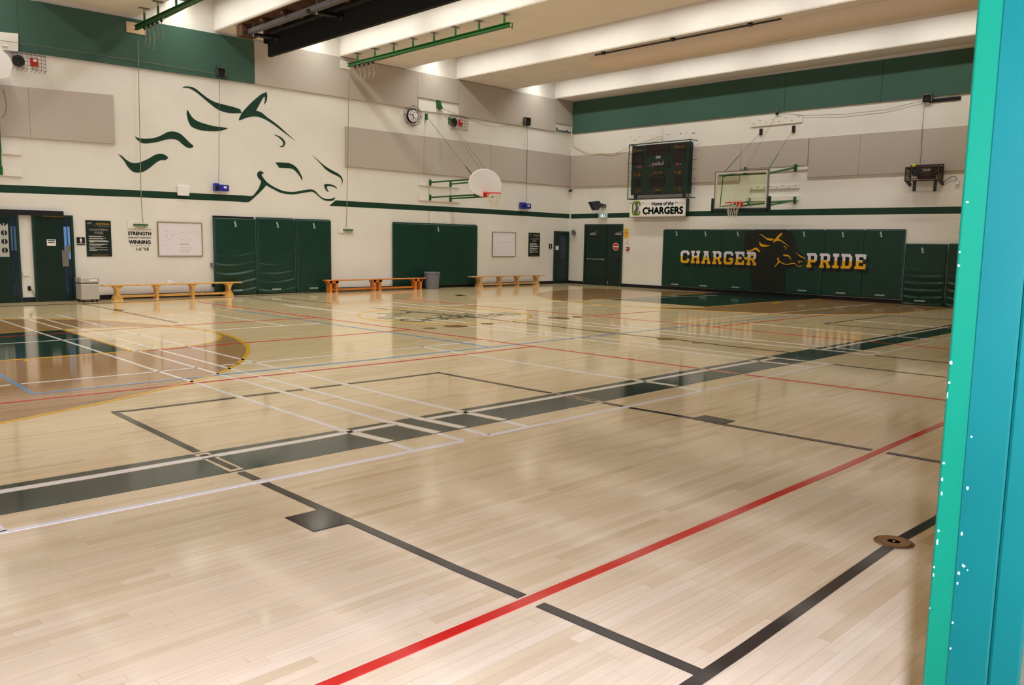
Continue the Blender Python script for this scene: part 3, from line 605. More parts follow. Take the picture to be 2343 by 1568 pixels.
# ------------------------------------------------------------------ green wall pads
def pad_mb(u0, u1, v0, v1, o0, o1, W, wr=0.0, seed=0, nx=26, ny=130):
    """soft pad; wr = depth of the sagging folds in its lower part"""
    mb = MB(); rn = random.Random(seed); vs = []; ph = rn.uniform(0, 6); sk = rn.uniform(-.3, .3)
    for j in range(ny + 1):
        t = j / ny; v = v0 + (v1 - v0) * t
        for i in range(nx + 1):
            s = i / nx; e = min(s, 1 - s); ed = min(1, e / .04); et = min(1, min(t, 1 - t) / .02)
            am = wr * max(0, 1 - t / .62) ** .8
            q = (t * 27 - .9 * (4 * (s - .5) ** 2) + sk * s * 2 + ph + .5 * math.sin(3 * s + ph))
            x = (q / math.pi) % 1; f = (.5 - .5 * math.cos(math.pi * x / .78) if x < .78 else .5 + .5 * math.cos(math.pi * (x - .78) / .22)) * (.7 + .3 * math.sin(5 * s + ph + 2 * (q // math.pi)))
            vs.append(W(u0 + (u1 - u0) * s, v, o0 + (o1 - o0) * (.62 + .38 * math.sqrt(1 - (1 - min(ed, et)) ** 2)) + am * f * min(1, e / .07)))
    fs = [(j * (nx + 1) + i, j * (nx + 1) + i + 1, (j + 1) * (nx + 1) + i + 1, (j + 1) * (nx + 1) + i) for j in range(ny) for i in range(nx)]
    mb.add(vs, fs)
    # side walls and back
    ring = [i for i in range(nx + 1)] + [j * (nx + 1) + nx for j in range(1, ny + 1)] + [ny * (nx + 1) + i for i in range(nx - 1, -1, -1)] + [j * (nx + 1) for j in range(ny - 1, 0, -1)]
    b0 = len(mb.v)
    for r in ring:
        j, i = divmod(r, nx + 1); mb.v.append(W(u0 + (u1 - u0) * i / nx, v0 + (v1 - v0) * j / ny, o0))
    m = len(ring)
    mb.f += [(ring[k], ring[(k + 1) % m], b0 + (k + 1) % m, b0 + k) for k in range(m)] + [tuple(range(b0, b0 + m))]
    return mb
LOGO = [(-.3, .5), (.1, .5), (.15, .2), (.35, 0), (.3, -.3), (.5, -.42), (.5, -.5), (-.3, -.5), (-.1, -.35), (.02, -.2), (-.15, 0), (-.3, .2)]
m_plogo = mat('pad_logo', s2l(168, 178, 168), .6, .3)
def add_pad(P, W, xl, xr, yt, yb, o0, o1, wr, seed, label, group, logo=None, foot=None, back=None):
    a = R(P, xl, xr, yt, yb, o1)
    v0 = max(a[2], .012)
    root = empty('wall_pad', W((a[0] + a[1]) / 2, v0, (o0 + o1) / 2), label, 'wall pad', group)
    build('vinyl_cover', pad_mb(a[0] + .004, a[1] - .004, v0, a[3], o0 + .008, o1, W, wr, seed), m_vinyl, root, smooth=True)
    if logo:
        q = P(*logo, o1); build('logo_mark', MB().prism([(q[0] + x * .10, q[1] + y * .15) for x, y in LOGO], o1 + .001, o1 + .003, W), m_plogo, root)
    if foot:
        q = P(*foot, o1 + wr); mb = MB()
        for k in range(7): mb.prism([(q[0] - .13 + k * .04, q[1] - .02), (q[0] - .10 + k * .04, q[1] - .02), (q[0] - .085 + k * .04, q[1] + .022), (q[0] - .115 + k * .04, q[1] + .022)], o1 + wr * .9, o1 + wr * .9 + .003, W)
        build('foot_mark', mb, m_plogo, root)
    if back:
        build('backing_board', MB().rect(a[0] + .02, a[1] - .02, v0, a[3] + back, 0, o0, W), m_black if back > .03 else m_vinyl, root)
    else:
        build('backing_board', MB().rect(a[0] + .02, a[1] - .02, v0, a[3] - .01, 0, o0, W), m_black, root)
    return root
GP, GQ, GR = 'green pads left on the back wall', 'green pads of the lettered row', 'lower green pads by the door jamb'
add_pad(pA, WA, 491, 587.2, 499.5, 677, .03, .11, .075, 3, 'sagging creased green wall pad beside the small grey box, leftmost of three', GP, (538, 513), (543, 664.5), .05)
add_pad(pA, WA, 589, 677, 500.2, 673.5, .03, .10, .04, 8, 'middle green wall pad of three on the back wall, lightly creased below', GP, (634.5, 514.5), (632, 662), .02)
add_pad(pA, WA, 679, 759, 503.5, 670, .03, .10, .012, 5, 'smooth green wall pad right of two creased ones, next to the orange bench', GP, (718, 516.5), (717.5, 659.5), .02)
add_pad(pA, WA, 900.5, 1093, 513.5, 653, .03, .09, 0, 1, 'wide smooth green wall pad behind the grey trash can', None, (1002.5, 524.5), None, .03)
LB = ['green wall pad at the left end of the lettered row, under the letters CH', 'green wall pad under the letters AR of CHARGER', 'green wall pad under the letters GER of CHARGER', 'darkest green wall pad behind the gold horse head', 'green wall pad behind the gold horse muzzle and the letter P', 'green wall pad under the letters RID of PRIDE', 'green wall pad at the right end of the lettered row, after the word PRIDE']
SE = [1515, 1576, 1647.3, 1718, 1797, 1881, 1972, 2067]
FT = [(1543, 650.7), (1608, 654), (1682, 657.5), None, (1834, 665), (1922, 670.5), (2011.6, 675.6)]
LG = [(1548, 534.6), (1614, 535), (1688, 535.5), None, (1839.5, 536), (1928.5, 536.5), (2015.7, 536.5)]
YB_ = lambda x: 658 + (x - 1515) * (690 - 658) / (2067 - 1515)
for i in range(7):
    xm = (SE[i] + SE[i + 1]) / 2
    add_pad(pB, WB, SE[i], SE[i + 1], 526.5, YB_(xm) - 4, .02, .07, 0, i, LB[i], GQ, LG[i], FT[i], .02)
add_pad(pB, WB, 2066.3, 2163, 558, 699, .02, .09, .07, 12, 'low creased green wall pad right after the lettered row', GR, (2110.5, 573), (2103, 688.5))
add_pad(pB, WB, 2164.5, 2262, 558, 706, .02, .09, .07, 15, 'low creased green wall pad partly hidden by the teal door jamb', GR)
# lettering and horse on the pads
pd = lambda x, y: pB(x, y, .072)
mb = MB().prism(curve_poly([pd(1450 + x / 2.929, 480 + y / 2.929) for x, y in [(752, 142), (900, 136), (1035, 138), (1078, 190), (1092, 262), (1145, 322), (1140, 372), (1080, 385), (1022, 402), (1012, 470), (1012, 556), (900, 552), (792, 545), (790, 480), (786, 420), (744, 300), (742, 220)]]), .0705, .073, WB)
emb = empty('horse_emblem', WB(pd(1770, 600)[0], 1.2, .07), 'gold horse head emblem on a black patch between CHARGER and PRIDE', 'emblem')
build('dark_patch', mb, mat('emblem_black', s2l(12, 20, 15), .45, .4), emb)
def fit(stroke):
    # the mural's outline, scaled onto the pads
    x, y = stroke; uu, vv = pA(x, y)
    return uu, vv
A0, A1 = pA(418, 200), pA(783, 420)
B0, B1 = pd(1736.8, 537.7), pd(1841.5, 596.2)
def toB(p):
    uu, vv = pA(*p)
    return (B0[0] + (uu - A0[0]) / (A1[0] - A0[0]) * (B1[0] - B0[0]), B0[1] + (vv - A0[1]) / (A1[1] - A0[1]) * (B1[1] - B0[1]))
for i, s in enumerate(HORSE):
    if i == 9: s = s[:-10] + z6([(130, 1105), (165, 1058)]) + s[-4:]
    build('gold_stroke', MB().prism(curve_poly([toB(p) for p in s], 4), .073, .0755, WB), m_gold, emb)
# block letters as unit polygons (slab, chamfered corners) : list of outlines, holes cut by thin slits
def slab(ch):
    t = .26; s = .13  # stroke, serif overhang
    S = {}
    if ch == 'I': return [[(.22, 0), (.78, 0), (.78, .2), (.63, .2), (.63, .8), (.78, .8), (.78, 1), (.22, 1), (.22, .8), (.37, .8), (.37, .2), (.22, .2)]]
    if ch == 'H': return [[(0, 0), (.42, 0), (.42, .18), (.34, .18), (.34, .42), (.66, .42), (.66, .18), (.58, .18), (.58, 0), (1, 0), (1, .18), (.92, .18), (.92, .82), (1, .82), (1, 1), (.58, 1), (.58, .82), (.66, .82), (.66, .6), (.34, .6), (.34, .82), (.42, .82), (.42, 1), (0, 1), (0, .82), (.08, .82), (.08, .18), (0, .18)]]
    if ch == 'C': return [[(.2, 0), (.8, 0), (1, .16), (1, .36), (.74, .36), (.74, .2), (.3, .2), (.27, .24), (.27, .76), (.3, .8), (.74, .8), (.74, .64), (1, .64), (1, .84), (.8, 1), (.2, 1), (0, .84), (0, .16)]]
    if ch == 'G': return [[(.2, 0), (.8, 0), (1, .16), (1, .52), (.55, .52), (.55, .36), (.74, .36), (.74, .2), (.3, .2), (.27, .24), (.27, .76), (.3, .8), (.74, .8), (.74, .68), (1, .68), (1, .84), (.8, 1), (.2, 1), (0, .84), (0, .16)]]
    if ch == 'E': return [[(0, 0), (.95, 0), (.95, .34), (.74, .34), (.74, .2), (.36, .2), (.36, .42), (.68, .42), (.68, .6), (.36, .6), (.36, .8), (.74, .8), (.74, .66), (.95, .66), (.95, 1), (0, 1), (0, .82), (.1, .82), (.1, .18), (0, .18)]]
    if ch == 'A': return [[(0, 0), (.38, 0), (.38, .18), (.33, .18), (.37, .32), (.63, .32), (.67, .18), (.62, .18), (.62, 0), (1, 0), (1, .18), (.92, .18), (.7, .82), (.72, .82), (.72, 1), (.2, 1), (.2, .82), (.3, .82), (.08, .18), (0, .18)], None, [(.42, .47), (.58, .47), (.5, .76)]]
    if ch == 'R': return [[(0, 0), (.42, 0), (.42, .18), (.35, .18), (.35, .38), (.5, .38), (.66, .18), (.66, 0), (1, 0), (1, .18), (.92, .18), (.77, .38), (.95, .52), (.95, .86), (.78, 1), (0, 1), (0, .82), (.1, .82), (.1, .18), (0, .18)], None, [(.35, .55), (.64, .55), (.69, .6), (.69, .77), (.64, .82), (.35, .82)]]
    if ch == 'P': return [[(0, 0), (.46, 0), (.46, .18), (.36, .18), (.36, .36), (.78, .36), (.95, .5), (.95, .86), (.78, 1), (0, 1), (0, .82), (.1, .82), (.1, .18), (0, .18)], None, [(.36, .54), (.64, .54), (.69, .59), (.69, .77), (.64, .82), (.36, .82)]]
    if ch == 'D': return [[(0, 0), (.75, 0), (.97, .2), (.97, .8), (.75, 1), (0, 1), (0, .82), (.1, .82), (.1, .18), (0, .18)], None, [(.36, .2), (.64, .2), (.71, .27), (.71, .73), (.64, .8), (.36, .8)]]
def with_hole(outer, hole):
    """joins the hole to the outline by a slit at the nearest vertices"""
    best = min(((i, j) for i in range(len(outer)) for j in range(len(hole))), key=lambda ij: (outer[ij[0]][0] - hole[ij[1]][0]) ** 2 + (outer[ij[0]][1] - hole[ij[1]][1]) ** 2)
    i, j = best; h = list(reversed(hole[j:] + hole[:j])); h = [hole[j]] + h[:-1] if h[-1] == hole[j] else h
    return outer[:i + 1] + h + [hole[j], outer[i]] + outer[i + 1:]
def split_mat():
    m = bpy.data.materials.new('white_over_gold'); m.use_nodes = True; N = m.node_tree.nodes; L = m.node_tree.links
    tc = N.new('ShaderNodeTexCoord'); sp = N.new('ShaderNodeSeparateXYZ'); gt = N.new('ShaderNodeMath'); gt.operation = 'GREATER_THAN'; gt.inputs[1].default_value = .53
    mx = N.new('ShaderNodeMix'); mx.data_type = 'RGBA'; mx.inputs[6].default_value = s2l(236, 172, 20); mx.inputs[7].default_value = s2l(226, 222, 226)
    L.new(tc.outputs['Generated'], sp.inputs[0]); L.new(sp.outputs[2], gt.inputs[0]); L.new(gt.outputs[0], mx.inputs[0]); L.new(mx.outputs[2], N['Principled BSDF'].inputs['Base Color'])
    N['Principled BSDF'].inputs['Roughness'].default_value = .5
    return m
m_split = split_mat()
m_shade = mat('print_black', s2l(14, 22, 18), .5, .3)
for word, x0, x1, yt0, yt1, yb0, yb1, lab in (('CHARGER', 1557.5, 1731, 573.8, 576, 602.4, 607, 'white and gold word CHARGER across the green wall pads'), ('PRIDE', 1846.5, 1983, 579, 582.5, 612, 616.5, 'white and gold word PRIDE across the green wall pads')):
    ua, ub = pd(x0, 590)[0], pd(x1, 595)[0]; vt = (pd(x0, yt0)[1] + pd(x1, yt1)[1]) / 2; vb = (pd(x0, yb0)[1] + pd(x1, yb1)[1]) / 2
    wd = empty('wall_lettering', WB((ua + ub) / 2, vb, .072), lab, 'lettering')
    wts = [.55 if c == 'I' else 1 for c in word]; gap = .2; tot = sum(wts) + gap * (len(word) - 1); s = (ub - ua) / tot; u = ua
    for c, wt in zip(word, wts):
        g = slab(c); poly = g[0] if len(g) == 1 else with_hole(g[0], g[2])
        if c == 'I': poly = [((x - .22) / .56, y) for x, y in poly]
        pl = [(u + x * s * wt, vb + y * (vt - vb)) for x, y in poly]
        build('letter_shade', MB().prism([(a + .09, b - .10) for a, b in pl], .0735, .0745, WB), m_shade, wd)
        lt = build('letter', MB().prism(pl, .0755, .078, WB), m_split, wd)
        u += s * (wt + gap)

# ------------------------------------------------------------------ flat things on the back wall
def rules_poster(xl, xr, yt, yb, label):
    a = R(pA, xl, xr, yt, yb, .02); W_ = a[1] - a[0]; Hh = a[3] - a[2]
    p = empty('rules_poster', WA((a[0] + a[1]) / 2, a[2], .01), label, 'poster')
    build('sheet', MB().rect(*a, 0, .012, WA), m_poster, p)
    U = lambda s: a[0] + W_ * s; V = lambda t: a[2] + Hh * t
    mb = MB(); letters(mb, 'GYMNASIUM', U(.13), U(.87), V(.715), V(.77), .014, WA, .0025); letters(mb, 'RULES', U(.34), U(.68), V(.63), V(.69), .014, WA, .0025)
    build('title', mb, m_pwhite, p)
    build('school_name', letters(MB(), 'CENTENNIAL', U(.40), U(.95), V(.88), V(.93), .014, WA), m_pyel, p)
    mb = MB(); letters(mb, 'COLLEGIATE VOCATIONAL INSTITUTE', U(.46), U(.92), V(.84), V(.853), .014, WA); build('subtitle', mb, m_pwhite, p)
    rn = random.Random(3)
    for k, t in enumerate((.565, .548, .505, .488, .44, .425, .41, .395, .345, .328, .29, .245, .228, .185, .168)):
        u = .09; e = (.72, .62, .78, .68, .82, .9, .86, .3, .85, .72, .58, .82, .34, .86, .4)[k]
        if k in (1, 3, 5, 6, 7, 9, 12, 14): u = .12
        lm = MB()
        while u < e:
            wl = rn.uniform(.03, .09); lm.rect(U(u), U(min(u + wl, e)), V(t - .005), V(t + .0045), .012, .0135, WA); u += wl + .006
        build('rule_line', lm, m_pwhite, p)
    mb = MB()
    for t in (.055, .035, .018): mb.rect(U(.2), U(.85), V(t - .004), V(t + .003), .012, .0132, WA)
    build('gold_print', mb, mat('dull_gold', s2l(120, 100, 30), .6, .2), p)
    mb = MB()
    for s in (HORSE[0], HORSE[1], HORSE[2], HORSE[7]):
        mb.prism([(U(.06 + (pA(*q)[0] - A0[0]) / (A1[0] - A0[0]) * .3), V(.84 + (pA(*q)[1] - A1[1]) / (A0[1] - A1[1]) * .10)) for q in s], .012, .0135, WA)
    build('small_horse', mb, m_pwhite, p)
rules_poster(197.5, 255, 504.7, 587, 'larger black gymnasium rules poster left of the painted motto')
rules_poster(1209.8, 1235.5, 533, 587, 'smaller black gymnasium rules poster near the corner door')
def washroom(xl, xr, yt, yb, label):
    a = R(pA, xl, xr, yt, yb, .02); p = empty('washroom_sign', WA((a[0] + a[1]) / 2, a[2], .01), label, 'sign')
    build('plate', MB().rect(*a, 0, .012, WA), m_black, p)
    cu = (a[0] + a[1]) / 2; h = a[3] - a[2]; f = lambda pts: [(cu + x * h, a[2] + y * h) for x, y in pts]
    mb = MB().prism(f([(.07 * math.cos(t * math.pi / 6), .86 + .07 * math.sin(t * math.pi / 6)) for t in range(12)]), .012, .014, WA)
    mb.prism(f([(-.05, .26), (-.01, .26), (0, .5), (.01, .26), (.05, .26), (.07, .5), (.12, .5), (.13, .72), (.08, .77), (-.08, .77), (-.13, .72), (-.12, .5), (-.07, .5)]), .012, .014, WA)
    build('figure', mb, m_pwhite, p)
    build('text_bar', MB().rect(a[0] + .01, a[1] - .01, a[2] + h * .13, a[2] + h * .19, .012, .0135, WA), m_pwhite, p)
washroom(176, 194.5, 543, 560.5, 'black washroom sign with a white figure, left of the larger rules poster')
washroom(1256.5, 1263.5, 558.5, 570, 'tiny black washroom sign beside the green corner door')
mt = empty('painted_motto', WA(pA(320, 552)[0], 1.2, .002), 'motto STRENGTH DOES NOT COME FROM WINNING lettered on the white wall', 'lettering')
for body, xl, xr, yt, yb, bold in (('STRENGTH', 293, 345.3, 530.6, 538.4, .004), ('DOES NOT COME FROM', 293.5, 345.3, 542.4, 545.9, .001), ('WINNING', 294.8, 344, 550, 558.2, .005)):
    build('motto_word', letters(MB(), body, *R(pA, xl, xr, yt, yb), .003, WA, bold), m_ink, mt)
mg = mat('faded_ink', s2l(96, 104, 84), .6, .2)
for body, xl, xr in (('T', 297, 299.5), ('C', 301.5, 304.5), ('I', 308.3, 309), ('ET', 311, 315.3), ('FR', 319, 324.5), ('W', 328.7, 331.8), ('I', 335.2, 335.8), ('GU', 338, 343)):
    build('motto_letter', letters(MB(), body, *R(pA, xl, xr, 560.7, 564), .003, WA), mg, mt)
for body, xl, xr, yt, yb in (('L', 312, 315.5, 567.3, 572.8), ('G', 318, 322.7, 567.3, 573.2), ('LE', 331, 340, 567, 572.6)):
    build('motto_letter', letters(MB(), body, *R(pA, xl, xr, yt, yb), .003, WA, .003), m_ink, mt)
build('motto_letter', MB().prism([pA(x, y) for x, y in [(324, 569), (327, 566.3), (330, 568.6), (329, 569), (327, 567.6), (325, 569.4)]], .001, .003, WA), m_ink, mt)

def whiteboard(xl, xr, yt, yb, label, marks):
    a = R(pA, xl, xr, yt, yb, .03); p = empty('whiteboard', WA((a[0] + a[1]) / 2, a[2], .01), label, 'whiteboard')
    build('writing_surface', MB().rect(*a, 0, .014, WA), m_wboard, p)
    e = .022
    build('board_frame', MB().rect(a[0], a[1], a[2], a[2] + e, 0, .026, WA).rect(a[0], a[1], a[3] - e, a[3], 0, .026, WA).rect(a[0], a[0] + e, a[2] + e, a[3] - e, 0, .026, WA).rect(a[1] - e, a[1], a[2] + e, a[3] - e, 0, .026, WA), mat('board_frame_wood', s2l(150, 128, 98), .5, .4), p)
    for m, L in marks:
        for s in L: build('marker_scribble', MB().tube([WA(*pA(x, y), .016) for x, y in s], .006, 4), m, p)
m_mr = mat('marker_red', s2l(224, 192, 186), .6, .2); m_mb = mat('marker_blue', s2l(200, 202, 222), .6, .2); m_mg = mat('marker_grey', s2l(190, 180, 178), .6, .2)
q7 = lambda L: [(180 + x / 7.127, 480 + y / 7.127) for x, y in L]
whiteboard(361.5, 463.5, 508.5, 587, 'whiteboard with faint red marker diagram, left of the green pads', [
    (m_mr, [q7([(1395, 345), (1410, 320), (1400, 350)]), q7([(1425, 325), (1450, 355)]), q7([(1470, 350), (1475, 375)]), q7([(1510, 365), (1550, 355)]), q7([(1600, 350), (1612, 370)]), q7([(1660, 365), (1712, 366)]), q7([(1750, 355), (1762, 368)]), q7([(1795, 362), (1835, 365)]), q7([(1860, 350), (1872, 370)]), q7([(1905, 335), (1950, 295)]), q7([(1410, 400), (1450, 450)]), q7([(1950, 360), (1920, 430)]), q7([(1465, 490), (1480, 480)]), q7([(1600, 460), (1615, 475)]), q7([(1660, 475), (1700, 480)]), q7([(1745, 455), (1755, 475)]), q7([(1790, 478), (1830, 480)]), q7([(1650, 610), (1830, 608)]), q7([(1655, 650), (1825, 652)])]),
    (m_mb, [q7([(1450, 640), (1475, 650)]), q7([(1550, 700), (1570, 705)]), q7([(1365, 575), (1420, 585)])]),
    (m_mg, [q7([(1655, 540), (1690, 545)]), q7([(1735, 545), (1785, 545)]), q7([(1655, 565), (1790, 565)]), q7([(1665, 685), (1700, 685)]), q7([(1745, 685), (1790, 685)]), q7([(1490, 440), (1520, 410), (1560, 400)])])])
whiteboard(1127, 1180.3, 531, 587.5, 'nearly blank whiteboard near the corner, left of the smaller rules poster', [(m_mb, [[(1145, 537), (1158, 537.5)], [(1140, 553), (1165, 552)], [(1132, 568), (1148, 566)]])])

# small fittings on the back wall
def plate_thing(name, P, W, rc, o0, o1, m, label, cat, group=None, bevel=.004):
    return thing(name, MB().rect(*R(P, *rc, o1), o0, o1, W), m, label, cat, group, bevel=bevel)
def cleat(xl, xr, yt, yb, gx, label):
    a = R(pA, xl, xr, yt, yb, .03); p = empty('rope_cleat', WA((a[0] + a[1]) / 2, a[2], .02), label, 'rope cleat')
    build('mounting_board', MB().rect(*a, 0, .025, WA), m_white, p)
    h = a[3] - a[2]; c = pA(gx[0], gx[2])[0], pA(gx[1], gx[2])[0]; vm = a[2] + h * .55
    build('cleat_bar', MB().rect(c[0], c[1], vm - .02, vm + .02, .025, .06, WA), m_agreen, p)
    mb = MB(); cu = (c[0] + c[1]) / 2; hw = (c[1] - c[0]) / 2
    for r in (.55, .7, .85): mb.tube([WA(cu + hw * r * math.cos(t * math.pi / 10), vm - .09 * math.sin(t * math.pi / 10) * (.6 + r * .4), .068) for t in range(11)], .006, 5)
    build('rope_coil', mb, m_rope, p)
cleat(293, 347, 507.5, 523.5, (304, 337, 514), 'white board with rope cleat above the painted motto')
cleat(774.5, 811, 520.5, 533.5, (783.5, 806, 526.5), 'white board with rope cleat between the two groups of green pads')
def winch(xl, xr, yt, yb, label, two=False):
    a = R(pA, xl, xr, yt, yb, .15); p = empty('hoist_winch', WA((a[0] + a[1]) / 2, a[2], .08), label, 'winch')
    u0, u1, v0, v1 = a; h = v1 - v0; um = (u0 + u1) / 2
    build('gear_housing', MB().rect(u0, u0 + (u1 - u0) * (.48 if two else .3), v0 + .02, v1, .02, .17, WA), m_blue, p, bevel=.02)
    build('motor_body', MB().rect(u0 + (u1 - u0) * (.52 if two else .3), u1, v0 + .03, v1 - .03, .02, .14, WA), m_blue, p, bevel=.02)
    build('base_plate', MB().rect(u0 + .05, u1 - .05, v0 - .03, v1 - .01, 0, .02, WA), m_white, p)
    c = WA(u0 + (u1 - u0) * (.24 if two else .16), (v0 + v1) / 2, .17); build('drum', MB().lathe(c, [(.06, 0), (.06, .015), (.03, .015), (.03, .03)], 14, (0, -1, 0)), m_bmetal, p)
    build('name_plate', MB().rect(u0 + (u1 - u0) * .62, u0 + (u1 - u0) * .82, v0 + h * .45, v0 + h * .68, .14, .143, WA), m_pwhite, p)
winch(491.5, 525, 419.5, 440, 'blue hoist winch on the wall under the horse mural')
winch(1193.5, 1216, 463.5, 479.5, 'blue hoist winch on the wall right of the white fan backboard', True)
def pulley(P, W, xl, xr, yt, yb, label, o=.07):
    a = R(P, xl, xr, yt, yb, o + .04); p = empty('pulley_box', W((a[0] + a[1]) / 2, a[2], o), label, 'pulley')
    build('bracket', MB().rect(a[0], a[1], a[2], a[3], .056, o + .02, W), m_dmetal, p)
    build('rim', MB().rect(a[0], a[1], a[3] - .02, a[3], o + .02, o + .09, W).rect(a[0], a[0] + .02, a[2], a[3], o + .02, o + .09, W).rect(a[1] - .02, a[1], a[2], a[3], o + .02, o + .09, W), m_metal, p)
    c = (a[0] + a[1]) / 2, (a[2] + a[3]) / 2; ax = W(0, 0, 1) - W(0, 0, 0)
    build('sheave', MB().lathe(W(c[0], c[1] - .02, o + .03), [(.07, 0), (.05, .02), (.07, .04)], 14, ax), m_bmetal, p)
pulley(pA, WA, 495.5, 515, 155, 174.5, 'steel pulley box at the lower edge of the green panel above the horse')
pulley(pA, WA, 1200, 1212.5, 269, 287, 'steel pulley box at the lower edge of the grey panel right of the alarm cage')
pulley(pB, WB, 2112, 2133.5, 216, 233, 'brown pulley box under the dark green panel on the right wall')
thing('junction_box', MB().rect(*R(pA, 407.5, 433.5, 424.5, 448, .08), 0, .08, WA), m_white2, 'square white box on the green stripe left of the blue winch', 'box', bevel=.015)
plate_thing('light_switch', pA, WA, (52, 66, 621, 632), 0, .03, m_white, 'small white box on the wall strip between the two left doors', 'switch')
oc = empty('power_outlet', WA(*pA(67.5, 660), .01), 'black outlet with a cord low between the two left doors', 'outlet')
build('outlet_plate', MB().rect(*R(pA, 64, 70.5, 655, 665, .02), 0, .02, WA), m_black, oc)
build('cord', MB().tube([WA(*pA(70, 661), .025), WA(*pA(75, 670), .03), WA(*pA(83, 682), .03)], .008, 6), m_cable, oc)
plate_thing('grey_wall_box', pA, WA, (483.5, 491, 602, 611), 0, .07, m_grey, 'small grey box on the wall at the left edge of the creased pad', 'box')
plate_thing('low_outlet_box', pA, WA, (486, 491.5, 648.5, 656.5), 0, .05, m_black, 'small black outlet box near the floor left of the creased pad', 'outlet')
# right-hand small plate by the corner
cp = empty('corner_plate', WA(*pA(1290, 295), .02), 'small white wall plate with a green bar high in the corner', 'plate')
a = R(pA, 1273.5, 1306, 287.5, 301, .03); build('board', MB().rect(*a, 0, .02, WA), m_white, cp)
build('green_bar', MB().tube([WA(a[0], a[2] + .1, .05), WA(a[0], a[2], .05), WA(a[1] - .03, a[2], .05)], .022, 8).tube([WA(a[0] + (a[1] - a[0]) * .7, a[2] + .02, .05), WA(a[0] + (a[1] - a[0]) * .7, a[2] + .08, .05)], .02, 6), m_doorframe, cp)

# cages: clock and alarms
def cage_ribs(u0, u1, v0, v1, o0, o1, W, nu, nv):
    mb = MB()
    for i in range(nu + 1):
        u = u0 + (u1 - u0) * i / nu; mb.tube([W(u, v1, o0), W(u, v1, o1 * .8), W(u, v1 - .03, o1), W(u, v0 + .05, o1), W(u, v0, o1 * .7), W(u, v0, o0)], .0042, 5)
    for j in range(nv + 1):
        v = v0 + .03 + (v1 - v0 - .06) * j / nv; mb.tube([W(u0, v, o0), W(u0, v, o1), W(u1, v, o1), W(u1, v, o0)], .0042, 5)
    return mb
def alarm(xl, xr, yt, yb, label):
    a = R(pA, xl, xr, yt, yb, .2); p = empty('fire_alarm', WA((a[0] + a[1]) / 2, a[2], .1), label, 'alarm')
    u0, u1, v0, v1 = a; h = v1 - v0; r = h * .33
    build('horn', MB().lathe(WA(u0 + (u1 - u0) * .22, v0 + h * .55, 0), [(r, 0), (r, .06), (r * .85, .09), (r * .3, .09), (r * .2, .06)], 24, (0, -1, 0)), m_bmetal, p)
    build('strobe', MB().rect(u0 + (u1 - u0) * .58, u0 + (u1 - u0) * .82, v0 + h * .38, v0 + h * .82, 0, .07, WA), m_red, p, bevel=.008)
    build('strobe_lens', MB().rect(u0 + (u1 - u0) * .66, u0 + (u1 - u0) * .78, v0 + h * .62, v0 + h * .76, .07, .085, WA), m_white2, p)
    build('wire_cage', cage_ribs(u0, u1, v0, v1, 0, .2, WA, 7, 4), m_wire, p)
alarm(30.5, 104.5, 122, 161.5, 'caged fire alarm horn with red strobe at the upper left of the photo')
alarm(1038, 1071, 266.5, 297, 'caged fire alarm horn with red strobe right of the caged clock')
ck = empty('wall_clock', WA(*pA(945, 284), .1), 'round white clock inside a wire cage on the back wall', 'clock')
q = pA(944.5, 265.5, .06); r = .215
build('clock_case', MB().lathe(WA(q[0], q[1], 0), [(r, 0), (r, .07), (r * .9, .075)], 28, (0, -1, 0)), m_bmetal, ck)
build('clock_face', MB().lathe(WA(q[0], q[1], .075), [(r * .88, 0), (r * .88, .004)], 28, (0, -1, 0)), m_white2, ck)
build('clock_hand', MB().tube([WA(q[0], q[1], .085), WA(q[0] + .01, q[1] - .1, .085)], .012, 5).tube([WA(q[0], q[1], .085), WA(q[0] - .05, q[1] + .05, .085)], .012, 5), m_doorframe, ck)
mb = MB()
for rr, o in ((.30, .02), (.30, .14), (.2, .2), (.1, .21)): mb.tube([WA(q[0] + rr * math.cos(t * math.pi / 10), q[1] + rr * math.sin(t * math.pi / 10), o) for t in range(20)], .0055, 5, True)
for t in range(8):
    c, s = math.cos(t * math.pi / 4), math.sin(t * math.pi / 4); mb.tube([WA(q[0] + .34 * c, q[1] + .34 * s, .01), WA(q[0] + .3 * c, q[1] + .3 * s, .14), WA(q[0] + .2 * c, q[1] + .2 * s, .2), WA(q[0] + .1 * c, q[1] + .1 * s, .21)], .0055, 5)
build('wire_cage', mb, m_wire, ck)

# ropes and cables on the back wall
def line_thing(name, pts, r, m, label, cat): return thing(name, MB().tube(pts, r, 6), m, label, cat)
line_thing('hanging_rope', [WA(*pA(315.5, 92, .12), .12), WA(*pA(318.5, 250, .12), .12), WA(*pA(322.5, 440, .12), .12), WA(*pA(325.3, 495, .1), .1), WA(*pA(327.5, 509, .05), .05)], .009, m_rope, 'long rope hanging across the horse mane to the cleat above the motto', 'rope')
line_thing('hanging_rope', [WA(*pA(798, 180, .12), .12), WA(*pA(796, 350, .12), .12), WA(*pA(793.5, 480, .12), .12), WA(*pA(792, 521, .05), .05)], .009, m_rope, 'long rope hanging right of the horse nose down to a cleat', 'rope')
line_thing('hoist_cable', [WA(*pA(502, 176, .08), .08), WA(*pA(500.5, 417.5, .1), .1)], .006, m_cable, 'thin hoist cable from the pulley box down to the left blue winch', 'cable')
line_thing('hoist_cable', [WA(*pA(1207, 288.7, .08), .08), WA(*pA(1204.5, 461.5, .1), .1)], .006, m_cable, 'thin hoist cable from the pulley box down to the right blue winch', 'cable')
